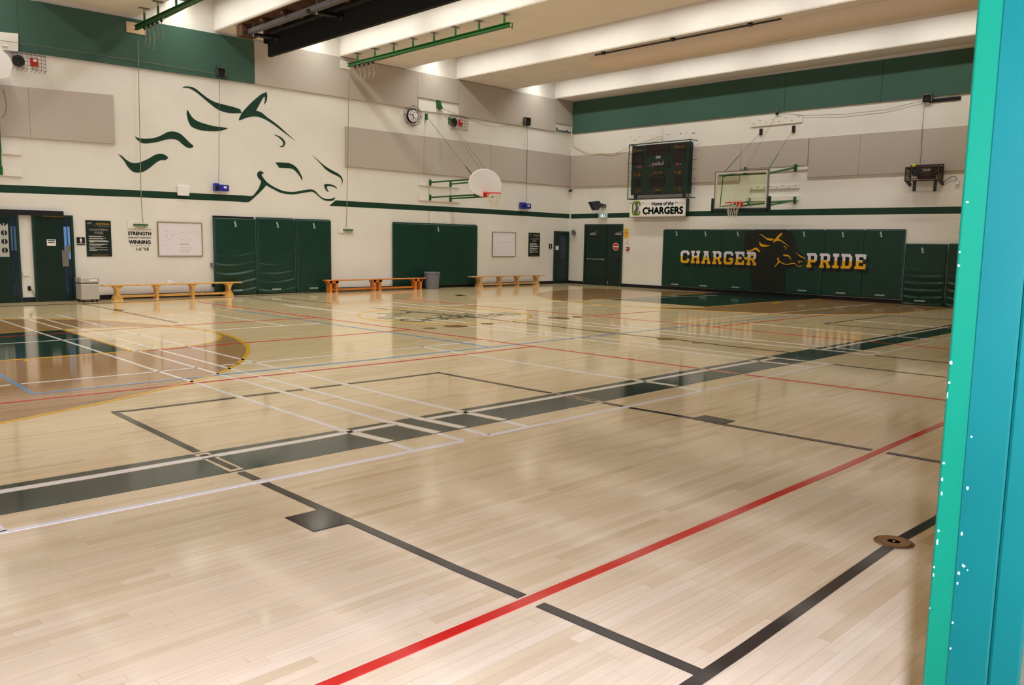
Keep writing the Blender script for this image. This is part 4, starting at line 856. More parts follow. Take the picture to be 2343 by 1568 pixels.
line_thing('slack_cable', [WA(*pA(-20, 90, .12), .12), WA(*pA(50, 99, .12), .12), WA(*pA(250, 129, .08), .08), WA(*pA(400, 153, .08), .08), WA(*pA(493.5, 168.7, .08), .08)], .006, m_cable, 'thin cable running along the long dark green panel to its pulley box', 'cable')
line_thing('slack_cable', [WA(*pA(1012, 248, .26), .26), WA(*pA(1040, 260, .26), .26), WA(*pA(1080, 276, .26), .26), WA(*pA(1110, 287, .1), .1), WA(*pA(1140, 290.5, .1), .1), WA(*pA(1175, 286, .1), .1), WA(*pA(1198.6, 279.5, .1), .1)], .006, m_cable, 'slack cable drooping from the white pulley plate to the right pulley box', 'cable')
line_thing('yellow_cable', [WB(*pB(1312, 308, .03), .03), WB(*pB(1309.5, 333, .03), .03), WB(*pB(1330, 345, .03), .03), WB(*pB(1353, 352.5, .08), .08), WB(*pB(1378, 351.5, .08), .08), WB(*pB(1398, 352.5, .1), .1), WB(*pB(1418, 347.5, .1), .1), WB(*pB(1436, 339, .1), .1), WB(*pB(1475, 325, .1), .1), WB(*pB(1510, 312, .06), .06), WB(*pB(1515, 312, .06), .06), WB(*pB(1516, 324, .1), .1)], .009, m_ycable, 'yellow cable looping along the right wall from the corner to the scoreboard', 'cable')
line_thing('conduit', [WB(*pB(1515.5, 285, .03), .03), WB(*pB(1515, 312, .03), .03)], .012, m_white, 'short white conduit on the wall above the scoreboard', 'conduit')
line_thing('slack_cable', [WB(*pB(1778, 260, .06), .06), WB(*pB(1850, 264, .06), .06), WB(*pB(1930, 262, .06), .06), WB(*pB(2030, 251, .06), .06), WB(*pB(2112, 230, .06), .06)], .006, m_cable, 'sagging cable between the two pulleys high on the right wall', 'cable')
line_thing('hoist_cable', [WB(*pB(2116, 233, .06), .06), WB(*pB(2110, 300, .08), .08), WB(*pB(2106, 372, .1), .1)], .006, m_cable, 'thin cable from the brown pulley box down to the caged box', 'cable')
thing('black_bar', MB().rect(*R(pB, 2126, 2198, 223.5, 232, .03), 0, .03, WB), m_black, 'short black bar under the dark green panel beside the brown pulley box', 'bar')

# ------------------------------------------------------------------ benches, bin, cabinet
def bench(name_m, x0, x1, y, L0, L1, legs, style, h, label):
    """x0,x1: seat ends; legs: list of leg x; y: centre line"""
    p = empty('gym_bench', (.5 * (x0 + x1), y, 0), label, 'bench')
    t, w_ = .032, .12
    build('seat', MB().box((x0, y - w_, h - t), (x1, y + w_, h)), name_m, p, bevel=.012)
    build('stretcher', MB().box((legs[0] - .02, y - .03, .05), (legs[-1] + .02, y + .03, .11)), name_m, p, bevel=.006)
    n = len(legs)
    for i, lx in enumerate(legs):
        if style == 'curved':
            end = i in (0, n - 1); tw, bw, mw = (.12, .11, .04) if end else (.10, .032, .03)
            prof = [(-bw, 0), (bw, 0), (bw * .9, .05), (mw, .14), (mw * .9, h * .55), (mw * 1.3, h * .75), (tw, h - t), (-tw, h - t), (-mw * 1.3, h * .75), (-mw * .9, h * .55), (-mw, .14), (-bw * .9, .05)]
            build('leg', MB().prism([(lx + a, b) for a, b in prof], y - .10, y + .10, lambda u, v, o: Vector((u, o, v))), name_m, p)
        else:
            mb = MB()
            for s in (-.1, .1): mb.box((lx + s - .04, y - .1, 0), (lx + s + .04, y + .1, h - t))
            mb.box((lx - .18, y - .1, h - t - .07), (lx + .18, y + .1, h - t))
            build('leg', mb, name_m, p)
    return p
def fx_at(px, y, z):  # x on the plane y = const seen at pixel column px, near height z
    best = None
    d0 = ray(px, 660); k = y / d0.y; return d0.x * k
yb1 = YA - .28
bench(m_bench, fx_at(232.5, yb1, 0), fx_at(550.5, yb1, 0), yb1, 0, 0, [fx_at(px, yb1, 0) for px in (267, 357, 439, 522)], 'curved', .37, 'long pale wooden gym bench between the silver cabinet and the green pads')
yb2 = YA - .38
bench(m_bench2, fx_at(742.5, yb2, 0), fx_at(971, yb2, 0), yb2, 0, 0, [fx_at(px, yb2, 0) for px in (760, 860, 953)], 'square', .37, 'orange wooden gym bench with paired square legs, left of the trash can')
yb3 = YA - .30
bench(m_bench3, fx_at(1075, yb3, 0), fx_at(1242, yb3, 0), yb3, 0, 0, [fx_at(px, yb3, 0) for px in (1096, 1142, 1182, 1226)], 'curved', .37, 'small-looking wooden gym bench under the right whiteboard near the corner')
q = fx_at(392, yb1, .4); pp = MB().prism([(q - .08, 0), (q + .1, .012), (q + .02, .05), (q - .05, .09), (q - .07, .06)], yb1 - .08, yb1 + .06, lambda u, v, o: Vector((u, o, .37 + v)))
thing('crumpled_paper', pp, m_pwhite, 'crumpled white paper lying on the long pale bench', 'paper')
# silver cabinet on casters
cy = YA - .5; x0, x1 = fx_at(179.5, cy, 0), fx_at(221, cy, 0)
cb = empty('silver_cabinet', ((x0 + x1) / 2, cy, 0), 'silver grey air purifier cabinet on casters beside the left door', 'cabinet')
build('lower_body', MB().box((x0, cy - .2, .06), (x1, cy + .2, .43)), m_silver, cb, bevel=.015)
build('seam_gap', MB().box((x0 + .015, cy - .19, .43), (x1 - .015, cy + .19, .45)), m_black, cb)
build('top_head', MB().box((x0 - .005, cy - .205, .45), (x1 + .005, cy + .205, .575)), m_silver, cb, bevel=.015)
build('control_panel', MB().box((x0 + .18, cy - .209, .49), (x1 - .05, cy - .205, .53)), m_white2, cb)
for sx in (x0 + .05, x1 - .05):
    for sy in (cy - .15, cy + .15): build('caster', MB().lathe((sx - .015, sy, .03), [(.03, 0), (.03, .03)], 14, (1, 0, 0)).box((sx - .02, sy - .02, .03), (sx + .02, sy + .02, .06)), m_black, cb, smooth=True)
# trash can
ty = YA - .45; tx = fx_at(988.3, ty, 0); tr = .262
tc_ = empty('trash_can', (tx, ty, 0), 'round grey plastic trash can in front of the wide green pad', 'trash can')
build('can_body', MB().lathe((tx, ty, 0), [(tr * .80, 0), (tr * .82, .02), (tr * .95, .50), (tr * .90, .50), (tr * .78, .03), (.001, .03)], 32), m_grey, tc_, smooth=True)
build('can_rim', MB().lathe((tx, ty, .49), [(tr * .95, 0), (tr * 1.03, .01), (tr * 1.03, .05), (tr * .97, .06), (tr * .92, .02)], 32), m_grey, tc_, smooth=True)
for s in (-1, 1): build('can_handle', MB().tube([(tx + s * tr * .9, ty - .06, .40), (tx + s * tr * 1.12, ty - .04, .385), (tx + s * tr * 1.12, ty + .04, .385), (tx + s * tr * .9, ty + .06, .40)], .012, 6), m_grey, tc_)

# ------------------------------------------------------------------ basketball baskets on the back wall
def net_mb(c, r0, r1, h, n=12, rows=5):
    mb = MB()
    for k in range(n):
        for d in (1, -1):
            pts = []
            for j in range(rows + 1):
                t = j / rows; r = r0 + (r1 - r0) * min(1, t * 1.25); a = 2 * math.pi * (k + d * .5 * j * .5) / n; pts.append(Vector(c) + Vector((r * math.cos(a), r * math.sin(a), -h * t)))
            mb.tube(pts, .007, 4)
    return mb
def rim_parts(root, c, nrm, back, m=m_rim):
    """c: ring centre; nrm: direction from the ring to the board"""
    r = .225
    build('rim_ring', MB().tube([Vector(c) + Vector((r * math.cos(t * math.pi / 16), r * math.sin(t * math.pi / 16), 0)) for t in range(32)], .011, 8, True), m, root, smooth=True)
    s = Vector((0, 0, 1)).cross(nrm)
    mb = MB(); b = Vector(c) + nrm * back
    pts = [Vector(c) + nrm * r * .75 + s * .16, Vector(c) + nrm * r * .75 - s * .16, b - s * .08, b + s * .08]
    mb.add([p + Vector((0, 0, .006)) for p in pts] + [p + Vector((0, 0, -.012)) for p in pts], [(0, 1, 2, 3), (7, 6, 5, 4), (0, 4, 5, 1), (1, 5, 6, 2), (2, 6, 7, 3), (3, 7, 4, 0)])
    q = [b + s * .10, b - s * .10]; mb.add([q[0] + Vector((0, 0, .05)), q[1] + Vector((0, 0, .05)), q[1] + Vector((0, 0, -.12)), q[0] + Vector((0, 0, -.12))] + [x - nrm * .03 + Vector((0, 0, z)) for x, z in ((q[0], .02), (q[1], .02), (q[1], -.1), (q[0], -.1))], [(0, 1, 2, 3), (4, 5, 6, 7), (0, 1, 5, 4), (1, 2, 6, 5), (2, 3, 7, 6), (3, 0, 4, 7)])
    build('rim_bracket', mb, m, root)
    build('net', net_mb(Vector(c) - Vector((0, 0, .012)), r, .12, .42), m_net, root)
def fan_basket(cx, up, label):
    """up: folded against the wall"""
    off = .42 if up else 2.2; zc = 3.19; lift = 1.85 if up else 0
    p = empty('basketball_hoop', WA(cx, 2.9, 0), label, 'basketball hoop')
    for zz in (3.43, 2.95):
        build('mounting_board', MB().rect(cx - .86, cx + .86, zz - .115, zz + .075, 0, .04, WA), m_white, p)
    bw, bz = .685, 2.935 + lift
    prof = [(bw * .96, .30)] + [(bw * math.cos(t * math.pi / 24), .36 + .485 * math.sin(t * math.pi / 24)) for t in range(0, 25)] + [(-bw * .96, .30), (-bw * .93, .17), (-bw * .82, .11), (-bw * .28, .0), (-bw * .2, -.01), (bw * .2, -.01), (bw * .28, .0), (bw * .82, .11), (bw * .93, .17)]
    build('fan_backboard', MB().prism([(cx + a, bz + b) for a, b in prof], off, off + .05, WA), m_white2, p, bevel=.012)
    for s in (-1, 1):
        for zz in (3.43, 2.95):
            e = WA(cx + s * .38, zz + lift - (.0 if up else -.02), off - .02)
            st_ = WA(cx + s * .43, zz, .05)
            build('support_arm', MB().tube([st_, e], .026, 8).rect(cx + s * .43 - .035, cx + s * .43 + .035, zz - .10, zz + .09, .04, .075, WA), m_agreen, p)
    for s in (-1, 1):
        build('back_strut', MB().tube([WA(cx + s * .38, 2.93 + lift, off - .03), WA(cx + s * .38, 3.52 + lift, off - .03)], .02, 6), m_agreen, p)
    build('bottom_bar', MB().tube([WA(cx - .42, 2.95 + lift, off - .03), WA(cx + .42, 2.95 + lift, off - .03)], .024, 6), m_agreen, p)
    if not up:
        rim_parts(p, WA(cx, bz + .10, off + .05 + .38), Vector((0, 1, 0)), .38)
    else:
        rim_parts(p, WA(cx, bz + .10, off + .05 + .38), Vector((0, 1, 0)), .38)
    return p
hoopA = fan_basket(17.42, False, 'white fan backboard with orange rim swung out from the back wall')
fan_basket(4.41, True, 'white fan backboard folded up against the wall at the left edge')
# hoist plates and chains for the fan boards
hp = empty('hoist_plate', WA(*pA(1003, 262), .02), 'long white plate with green pulley bracket above the fan backboard', 'plate')
a = R(pA, 955.5, 1051, 231.5, 253, .04); build('board', MB().prism([pA(958, 228.5, .04), pA(957, 252.5, .04), pA(1050, 263.5, .04), pA(1049, 244.5, .04)], 0, .04, WA), m_white, hp)
q = pA(1004.5, 241, .1); build('pulley_bracket', MB().prism([(q[0] - .07, q[1] + .16), (q[0] + .02, q[1] + .13), (q[0] + .14, q[1] - .1), (q[0] + .06, q[1] - .13), (q[0] - .07, q[1] - .05)], .04, .14, WA), m_agreen, hp)
for s, (x, y) in enumerate(((976.3, 267), (1029, 275))):
    q = pA(x, y, .05); b = thing('chain_bracket', MB().rect(q[0] - .035, q[0] + .035, q[1] - .1, q[1] + .09, 0, .06, WA), m_agreen, ('small green chain bracket left of the two above the fan backboard', 'small green chain bracket beside the alarm cage above the fan backboard')[s], 'bracket')
for s, (p0, p1, lb) in enumerate((((977, 268), WA(17.04, 3.47, 2.17), 'chain from the left green bracket to the fan backboard arm'), ((1029.5, 276), WA(17.80, 3.47, 2.17), 'chain from the right green bracket to the fan backboard arm'), ((1007, 247), WA(17.42, 3.60, 2.15), 'hoist cable from the white plate to the fan backboard'))):
    so = (.09, .24, .18)[s]; a0 = WA(*pA(*p0, so), so); c = hoopA
    m1 = a0.lerp(p1, .82)
    c = build('support_cable', MB().tube([a0, m1], .007, 5), m_cable, hoopA)
    mb = MB(); n = 9
    for k in range(n):
        b0, b1 = m1.lerp(p1, k / n), m1.lerp(p1, (k + .8) / n); mb.tube([b0, b1], .014, 5)
    build('chain_links', mb if s < 2 else MB().tube([m1, p1], .007, 5), m_bmetal if s < 2 else m_cable, c)
lpz = thing('hoist_plate', MB().prism([pA(-60, 68, .06), pA(-60, 108, .06), pA(41, 118.5, .06), pA(41, 77.5, .06)], .05, .09, WA).tube([WA(*pA(5, 104, .1), .1), WA(*pA(17, 105.5, .1), .1)], .02, 6), m_white, 'white hoist plate over the green panel at the far upper left', 'plate')
ar = thing('loose_cable', MB().tube([WA(*pA(7, 205, .3), .3), WA(*pA(12, 225, .3), .3), WA(*pA(15, 245, .3), .3), WA(*pA(11, 262, .3), .3), WA(*pA(3, 270, .3), .3)], .009, 6), m_cable, 'loose grey cable looping beside the folded backboard at the left edge', 'cable')

# ------------------------------------------------------------------ glass basket on the right wall
gb = empty('basketball_hoop', WB(-12.78, 2.9, 0), 'rectangular glass backboard with green padding on the right wall', 'basketball hoop')
OF = 2.0
a = R(pB, 1636.5, 1756.5, 391, 477.5, OF); u0, u1, v0, v1 = a; e = .055
m_glass = bpy.data.materials.new('backboard_glass'); m_glass.use_nodes = True
_b = m_glass.node_tree.nodes['Principled BSDF']; _b.inputs['Base Color'].default_value = (.86, .93, .76, 1); _b.inputs['Transmission Weight'].default_value = 1; _b.inputs['Roughness'].default_value = 0; _b.inputs['IOR'].default_value = 1.02; _b.inputs['Specular IOR Level'].default_value = .1
build('glass_pane', MB().rect(u0 + .02, u1 - .02, v0 + .02, v1 - .02, OF - .006, OF + .006, WB), m_glass, gb)
def ring_rect(u0, u1, v0, v1, e, o0, o1, W): return MB().rect(u0, u1, v0, v0 + e, o0, o1, W).rect(u0, u1, v1 - e, v1, o0, o1, W).rect(u0, u0 + e, v0 + e, v1 - e, o0, o1, W).rect(u1 - e, u1, v0 + e, v1 - e, o0, o1, W)
build('outer_frame', ring_rect(u0 - .015, u1 + .015, v0 - .01, v1 + .015, .03, OF - .05, OF + .02, WB), m_fgrey, gb)
build('border_line', ring_rect(u0 + .014, u1 - .014, v0 + .014, v1 - .014, .05, OF + .006, OF + .012, WB), m_glassframe, gb)
um = (u0 + u1) / 2
build('target_square', ring_rect(um - .2, um + .29, v0 + .22, v0 + .62, .035, OF + .007, OF + .01, WB), mat('target_line', s2l(214, 206, 198), .5, .3), gb)
mb = MB().rect(u0 - .08, u1 + .08, v0 - .11, v0 + .0, OF - .07, OF + .04, WB).rect(u0 - .10, u0 - .015, v0 - .11, v0 + .32, OF - .07, OF + .04, WB).rect(u1 + .015, u1 + .10, v0 - .11, v0 + .34, OF - .07, OF + .04, WB)
build('edge_padding', mb, mat('padding_dark_green', s2l(16, 40, 38), .6, .3), gb, bevel=.02)
rim_parts(gb, WB(um - .0, v0 + .16, OF + .4), Vector((1, 0, 0)), .4)
zu, zl = 3.93, 2.95
for uu, cu_ in ((pB(1823, 383)[0], u1 - .1), (pB(1708, 388)[0], u0 + .25)):
    build('upper_arm', MB().tube([WB(uu, zu, .09), WB(cu_, v1 - .12, OF - .06)], .03, 8).rect(uu - .04, uu + .04, zu - .12, zu + .1, .056, .10, WB), m_agreen, gb)
for uu, us in ((pB(1821, 457)[0], (u0 + .35, u1 - .12)), (pB(1716, 462)[0], (u0 + .1, u1 - .5))):
    mb = MB().rect(uu - .04, uu + .04, zl - .11, zl + .11, .05, .09, WB)
    for k in us: mb.tube([WB(uu, zl, .08), WB(k, v0 + .05, OF - .06)], .024, 8)
    build('lower_arm', mb, m_agreen, gb)
build('back_strut', MB().tube([WB(u0 + .16, v0 + .04, OF - .05), WB(u0 + .22, v1 - .08, OF - .05)], .014, 6).tube([WB(u0 + .08, v1 - .11, OF - .05), WB(u1 - .08, v1 - .11, OF - .05)], .018, 6), m_agreen, gb)
for rc, lb in (((1696, 1848, 385.5, 391.5), 'white mounting board behind the top arms of the glass backboard'), ((1714, 1828, 424.5, 432.5), 'bolted white mounting board behind the middle of the glass backboard'), ((1716, 1827, 449, 459.5), 'white mounting board behind the lower arms of the glass backboard'), ((1718.5, 1835.5, 268, 285), 'bolted white mounting board high above the glass backboard')):
    a = R(pB, *rc, .04); mm = thing('mounting_board', MB().rect(a[0], a[1], a[2] if rc[2] != 424.5 else a[2] - .0, a[3], 0, .045, WB), m_white, lb, 'board'); ORG[mm] = mm.location.copy()
    if rc[2] in (424.5, 268):
        mb = MB()
        for k in range(8): mb.lathe(WB(a[0] + (a[1] - a[0]) * (.06 + k * .125), a[2] + (a[3] - a[2]) * (.35 + .4 * (k % 2)), .045), [(.016, 0), (.016, .012)], 8, (-1, 0, 0))
        build('bolt', mb, m_grey, mm)
for s, (x, y) in enumerate(((1740.5, 302), (1815.5, 295.5))):
    q = pB(x, y, .05); thing('chain_bracket', MB().rect(q[0] - .04, q[0] + .04, q[1] - .1, q[1] + .1, 0, .06, WB), m_bmetal, ('small black chain bracket above the glass backboard, the left one', 'small black chain bracket above the glass backboard, the right one')[s], 'bracket')
for s, ((x, y), k) in enumerate((((1739, 304), u0 + .28), ((1814, 298.5), u1 - .02))):
    a0 = WB(*pB(x, y, .07), .07); a1 = WB(k, v1 + .01, OF - .03); m1 = a0.lerp(a1, .62); c = build('support_cable', MB().tube([a0, m1], .006, 5), m_cable, gb)
    mb = MB()
    for j in range(9): mb.tube([m1.lerp(a1, j / 9), m1.lerp(a1, (j + .8) / 9)], .012, 5)
    build('chain_links', mb, m_agreen, c)
p2 = empty('pulley_hook', WB(*pB(1777, 262), .05), 'small hook pulley at the panel edge above the glass backboard', 'pulley')
q = pB(1777, 250, .06); build('stem', MB().tube([WB(q[0], q[1] + .06, .08), WB(q[0] + .01, q[1] - .1, .08)], .018, 6), m_grey, p2)
build('wheel', MB().lathe(WB(q[0] + .04, q[1] - .14, .07), [(.05, 0), (.03, .02), (.05, .04)], 12, (-1, 0, 0)), m_dmetal, p2)
line_thing('hoist_cable', [WB(*pB(1776, 264, .07), .07), WB(um + .1, v1 + .05, OF - .05)], .005, m_cable, 'thin hoist cable from the hook pulley to the glass backboard', 'cable')

# ------------------------------------------------------------------ scoreboard and banner
SO = .28
tl, tr_, bl, br = pB(1446.3, 335.5, SO), pB(1577, 322.8, SO), pB(1443.4, 446, SO), pB(1574.5, 442.7, SO)
su0, su1, sv0, sv1 = (tl[0] + bl[0]) / 2, (tr_[0] + br[0]) / 2, (bl[1] + br[1]) / 2, (tl[1] + tr_[1]) / 2
sb = empty('scoreboard', WB((su0 + su1) / 2, sv0, SO / 2), 'dark green caged scoreboard above the Home of the Chargers sign', 'scoreboard')
build('case', MB().rect(su0, su1, sv0, sv1, .06, SO, WB), m_sbgreen, sb, bevel=.01)
s9 = lambda x, y: pB(1425 + x / 9.8, 310 + y / 9.8, SO)
def win(cx, cy, w_, h_): 
    q = s9(cx, cy); a0 = s9(cx - w_ / 2, cy)[0]; a1 = s9(cx + w_ / 2, cy)[0]; b0 = s9(cx, cy + h_ / 2)[1]; b1 = s9(cx, cy - h_ / 2)[1]
    return a0, a1, b0, b1
for c in ((800, 322, 515, 250), (340, 530, 265, 235), (1262, 468, 285, 240), (1002, 632, 110, 165), (778, 1040, 325, 180), (340, 1060, 120, 165), (1240, 1010, 130, 180)):
    build('display_window', MB().rect(*win(*c), SO, SO + .012, WB), m_sbwin, sb)
for body, cx, cy, w_, h_, m in (('Home', 342, 330, 195, 90, m_sbtext), ('Guests', 1272, 250, 265, 95, m_sbtext), ('period', 792, 640, 240, 115, m_pwhite), ('player', 780, 842, 235, 105, m_sbtext), ('fouls', 335, 870, 155, 85, m_sbtext), ('fouls', 1245, 820, 175, 85, m_sbtext), ('won', 335, 1243, 130, 62, m_sbtext), ('game', 770, 1232, 180, 100, m_sbtext), ('won', 1228, 1207, 140, 65, m_sbtext)):
    q = win(cx, cy, w_ * 1.15, h_ * 1.25); build('caption_plate', MB().rect(*q, SO, SO + .006, WB), m_sbwin, sb)
    build('caption', letters(MB(), body, *win(cx, cy, w_, h_), SO + .009, WB, .006), m, sb)
for cx, cy, r, m in ((385, 710, .055, mat('lamp_red', s2l(150, 26, 26), .3, .5)), (1222, 652, .055, MATS.get('lamp_red')), (318, 716, .03, mat('lamp_teal', s2l(30, 110, 104), .3, .5)), (1285, 650, .03, MATS.get('lamp_teal')), (612, 680, .035, MATS.get('lamp_red'))):
    q = s9(cx, cy); build('indicator_lamp', MB().lathe(WB(q[0], q[1], SO), [(r, 0), (r, .01), (r * .6, .02)], 16, (-1, 0, 0)), m, sb)
build('maker_plate', MB().rect(*win(795, 487, 105, 55), SO, SO + .006, WB), m_alu, sb)
CO = .46
tl, tr_, bl, br = pB(1439.3, 332.4, CO), pB(1579.6, 319, CO), pB(1436.7, 456.4, CO), pB(1575.7, 450.8, CO)
cu0, cu1, cv0, cv1 = (tl[0] + bl[0]) / 2, (tr_[0] + br[0]) / 2, (bl[1] + br[1]) / 2, (tl[1] + tr_[1]) / 2
mb = MB().tube([WB(cu0, cv0, CO), WB(cu1, cv0, CO), WB(cu1, cv1, CO), WB(cu0, cv1, CO)], .02, 6, True)
for cu in (cu0, cu1):
    for cv in (cv0, cv1): mb.tube([WB(cu, cv, .06), WB(cu, cv, CO)], .015, 6)
for k in range(1, 6): mb.tube([WB(cu0, cv0 + (cv1 - cv0) * k / 6, .06), WB(cu0, cv0 + (cv1 - cv0) * k / 6, CO)], .006, 5).tube([WB(cu1, cv0 + (cv1 - cv0) * k / 6, .06), WB(cu1, cv0 + (cv1 - cv0) * k / 6, CO)], .006, 5)
for k in range(30):
    v = cv0 + (cv1 - cv0) * (k + .5) / 30; mb.tube([WB(cu0, v, CO - .05), WB(cu0 - .035, v, CO)], .005, 4)
build('cage_frame', mb, m_bmetal, sb)
mb = MB()
for xx in (300, 1385):
    q = pB(1425 + xx / 9.8, 449, .3); mb.rect(q[0] - .05, q[0] + .05, cv0 - .02, sv0, .3, .36, WB)
build('frame_clamp', mb, m_dmetal, sb)
BO = .22
t13 = lambda x, y: pB(1420 + x / 13.02, 440 + y / 13.02, BO)
tl, tr_, bl, br = t13(270, 240), t13(1945, 180), t13(275, 745), t13(1920, 710)
bu0, bu1, bv0, bv1 = (tl[0] + bl[0]) / 2, (tr_[0] + br[0]) / 2, (bl[1] + br[1]) / 2, (tl[1] + tr_[1]) / 2
bn = empty('home_banner', WB((bu0 + bu1) / 2, bv0, BO / 2), 'white Home of the CHARGERS box sign under the scoreboard', 'sign')
build('sign_face', MB().rect(bu0, bu1, bv0, bv1, BO - .02, BO, WB), m_white2, bn)
build('sign_box', MB().rect(bu0 + .004, bu1 - .002, bv0 + .004, bv1 - .004, 0, BO - .02, WB), m_doorframe, bn)
def bw(xl, xr, yt, yb): 
    xm, ym = (xl + xr) / 2, (yt + yb) / 2; return t13(xl, ym)[0], t13(xr, ym)[0], t13(xm, yb)[1], t13(xm, yt)[1]
build('sign_word', letters(MB(), 'CHARGERS', *bw(665, 1855, 445, 645), BO + .002, WB, .018), mat('sign_green', s2l(20, 62, 40), .5, .3), bn)
build('sign_word', letters(MB(), 'Home of the', *bw(930, 1570, 280, 390), BO + .002, WB, .007, .02), mat('sign_olive', s2l(44, 66, 40), .5, .3), bn)
a = bw(340, 595, 265, 700); W_, Hh = a[1] - a[0], a[3] - a[2]
def cpoly(g, t):
    o = [(g, .14 + g), (.16 + g, g), (.84 - g, g), (1 - g, .12 + g), (1 - g, .34 - g * .3), (1 - t, .34 - g * .3), (1 - t, .17), (.9 - t, .12), (t, .12), (t, .88), (.9 - t, .88), (1 - t, .84), (1 - t, .66 + g * .3), (1 - g, .66 + g * .3), (1 - g, .88 - g), (.84 - g, 1 - g), (.16 + g, 1 - g), (g, .86 - g)]
    return [(a[0] + x * W_, a[2] + y * Hh) for x, y in o]
build('letter_outline', MB().prism(cpoly(0, .2), BO, BO + .002, WB), mat('sign_yellow', s2l(196, 190, 40), .5, .3), bn)
build('letter_c', MB().prism(cpoly(.035, .165), BO + .001, BO + .004, WB), mat('sign_leaf_green', s2l(48, 130, 30), .5, .3), bn)
hp_ = [(.30, .12), (.55, .08), (.74, .22), (.70, .34), (.80, .42), (.76, .62), (.66, .74), (.74, .86), (.6, .93), (.48, .84), (.34, .90), (.28, .78), (.44, .68), (.40, .5), (.30, .36), (.24, .24)]
build('small_horse', MB().prism(curve_poly([(a[0] + x * W_, a[2] + y * Hh) for x, y in hp_], 4), BO + .004, BO + .006, WB), mat('sign_grey', s2l(120, 112, 112), .6, .2, noise=.5, nscale=30), bn)
mb = MB()
for x0_, x1_, y_ in ((655, 690, 312), (288, 318, 325), (1625, 1705, 300)): mb.rect(*bw(x0_, x1_, y_ - 10, y_ + 10), BO, BO + .003, WB)
build('tape_mark', mb, m_dmetal, bn)

# ------------------------------------------------------------------ small fittings on the right wall
sp = empty('wall_speaker', WB(*pB(1375, 471), .1), 'black loudspeaker on a bracket above the double door', 'speaker')
q = pB(1363, 471, .35)
vsx = [WB(q[0] - .16, q[1] + .14, .50), WB(q[0] + .08, q[1] + .17, .34), WB(q[0] + .16, q[1] + .02, .28), WB(q[0] + .06, q[1] - .17, .36), WB(q[0] - .0, q[1] - .17, .44)]
mb = MB(); vs2 = [v + Vector((-.10, -.26, 0)) * .5 for v in vsx]; n = 5
mb.add([v + Vector((0, .1, 0)) for v in vsx] + [v + Vector((-.04, -.12, 0)) for v in vsx], [tuple(range(n)), tuple(range(2 * n - 1, n - 1, -1))] + [(i, (i + 1) % n, n + (i + 1) % n, n + i) for i in range(n)])
build('cabinet', mb, m_bmetal, sp, bevel=.01)
q2 = pB(1373, 468, .15); build('bracket_arm', MB().tube([WB(q2[0] + .06, q2[1], .02), WB(q2[0], q2[1] + .01, .2), WB(q[0] + .1, q[1] + .05, .34)], .025, 8), m_bmetal, sp)
build('junction_plate', MB().rect(*R(pB, 1374.5, 1386, 467.5, 475.5, .03), 0, .04, WB), mat('plate_brown', s2l(104, 92, 78), .5, .4), sp)
ex = empty('exit_sign', WB(*pB(1378.5, 499), .04), 'small lit green and white exit sign over the double door', 'exit sign')
a = R(pB, 1369.5, 1387.5, 488.5, 499, .08); build('housing', MB().rect(*a, 0, .08, WB), m_white, ex)
W_, Hh = a[1] - a[0], a[3] - a[2]; U = lambda s: a[0] + W_ * s; V = lambda t: a[2] + Hh * t
build('lit_face', MB().rect(U(.12), U(.88), V(.12), V(.9), .08, .083, WB), mat('exit_green', s2l(40, 130, 110), .4, .4, emit=(.05, .5, .38, .15)), ex)
m_exw = mat('exit_white', s2l(220, 240, 244), .4, .4, emit=(.75, .95, 1, .8))
build('running_figure', MB().prism([(U(.45), V(.8)), (U(.57), V(.86)), (U(.62), V(.72)), (U(.60), V(.5)), (U(.66), V(.3)), (U(.6), V(.16)), (U(.52), V(.34)), (U(.4), V(.16)), (U(.36), V(.25)), (U(.45), V(.5)), (U(.38), V(.6))], .083, .085, WB).rect(U(.24), U(.28), V(.2), V(.8), .083, .0845, WB).rect(U(.74), U(.78), V(.2), V(.8), .083, .0845, WB), m_exw, ex)
ys = empty('yellow_notice', WB(*pB(1432, 545), .005), 'yellow notice with red print beside the double door', 'notice')
a = R(pB, 1427, 1438, 523.5, 545, .01); build('sheet', MB().rect(*a, 0, .006, WB), mat('notice_yellow', s2l(232, 196, 70), .6, .3), ys)
mb = MB(); W_, Hh = a[1] - a[0], a[3] - a[2]
for t, w_ in ((.88, .4), (.78, .5), (.64, .7), (.54, .75), (.46, .6), (.3, .6), (.2, .65)): mb.rect(a[0] + W_ * (.5 - w_ / 2), a[0] + W_ * (.5 + w_ / 2), a[2] + Hh * (t - .03), a[2] + Hh * (t + .03), .006, .0075, WB)
build('notice_print', mb, mat('print_orange', s2l(220, 120, 50), .6, .3), ys)
a = R(pB, 1433.5, 1438, 549, 559, .01); fn = empty('red_lettering', WB((a[0] + a[1]) / 2, a[2], .003), 'faint red lettering on the wall above the fire pull station', 'lettering')
build('letters', letters(letters(letters(MB(), 'FIRE', a[0], a[1], a[3] - .05, a[3], .003, WB), 'PULL', a[0], a[1], a[3] - .13, a[3] - .08, .003, WB), 'DOWN', a[0], a[1], a[2], a[2] + .05, .003, WB), mat('print_pale_red', s2l(222, 160, 142), .6, .3), fn)
a = R(pB, 1432.5, 1438, 565.5, 573.5, .05); fp = empty('fire_pull_station', WB((a[0] + a[1]) / 2, a[2], .02), 'small dark red fire pull station beside the double door', 'fire alarm')
build('box', MB().rect(*a, 0, .05, WB), mat('dark_red', s2l(130, 26, 22), .4, .5), fp); build('pull_tab', MB().rect(a[0] + .03, a[1] - .03, a[2] + .05, a[2] + .08, .05, .07, WB), m_white2, fp)
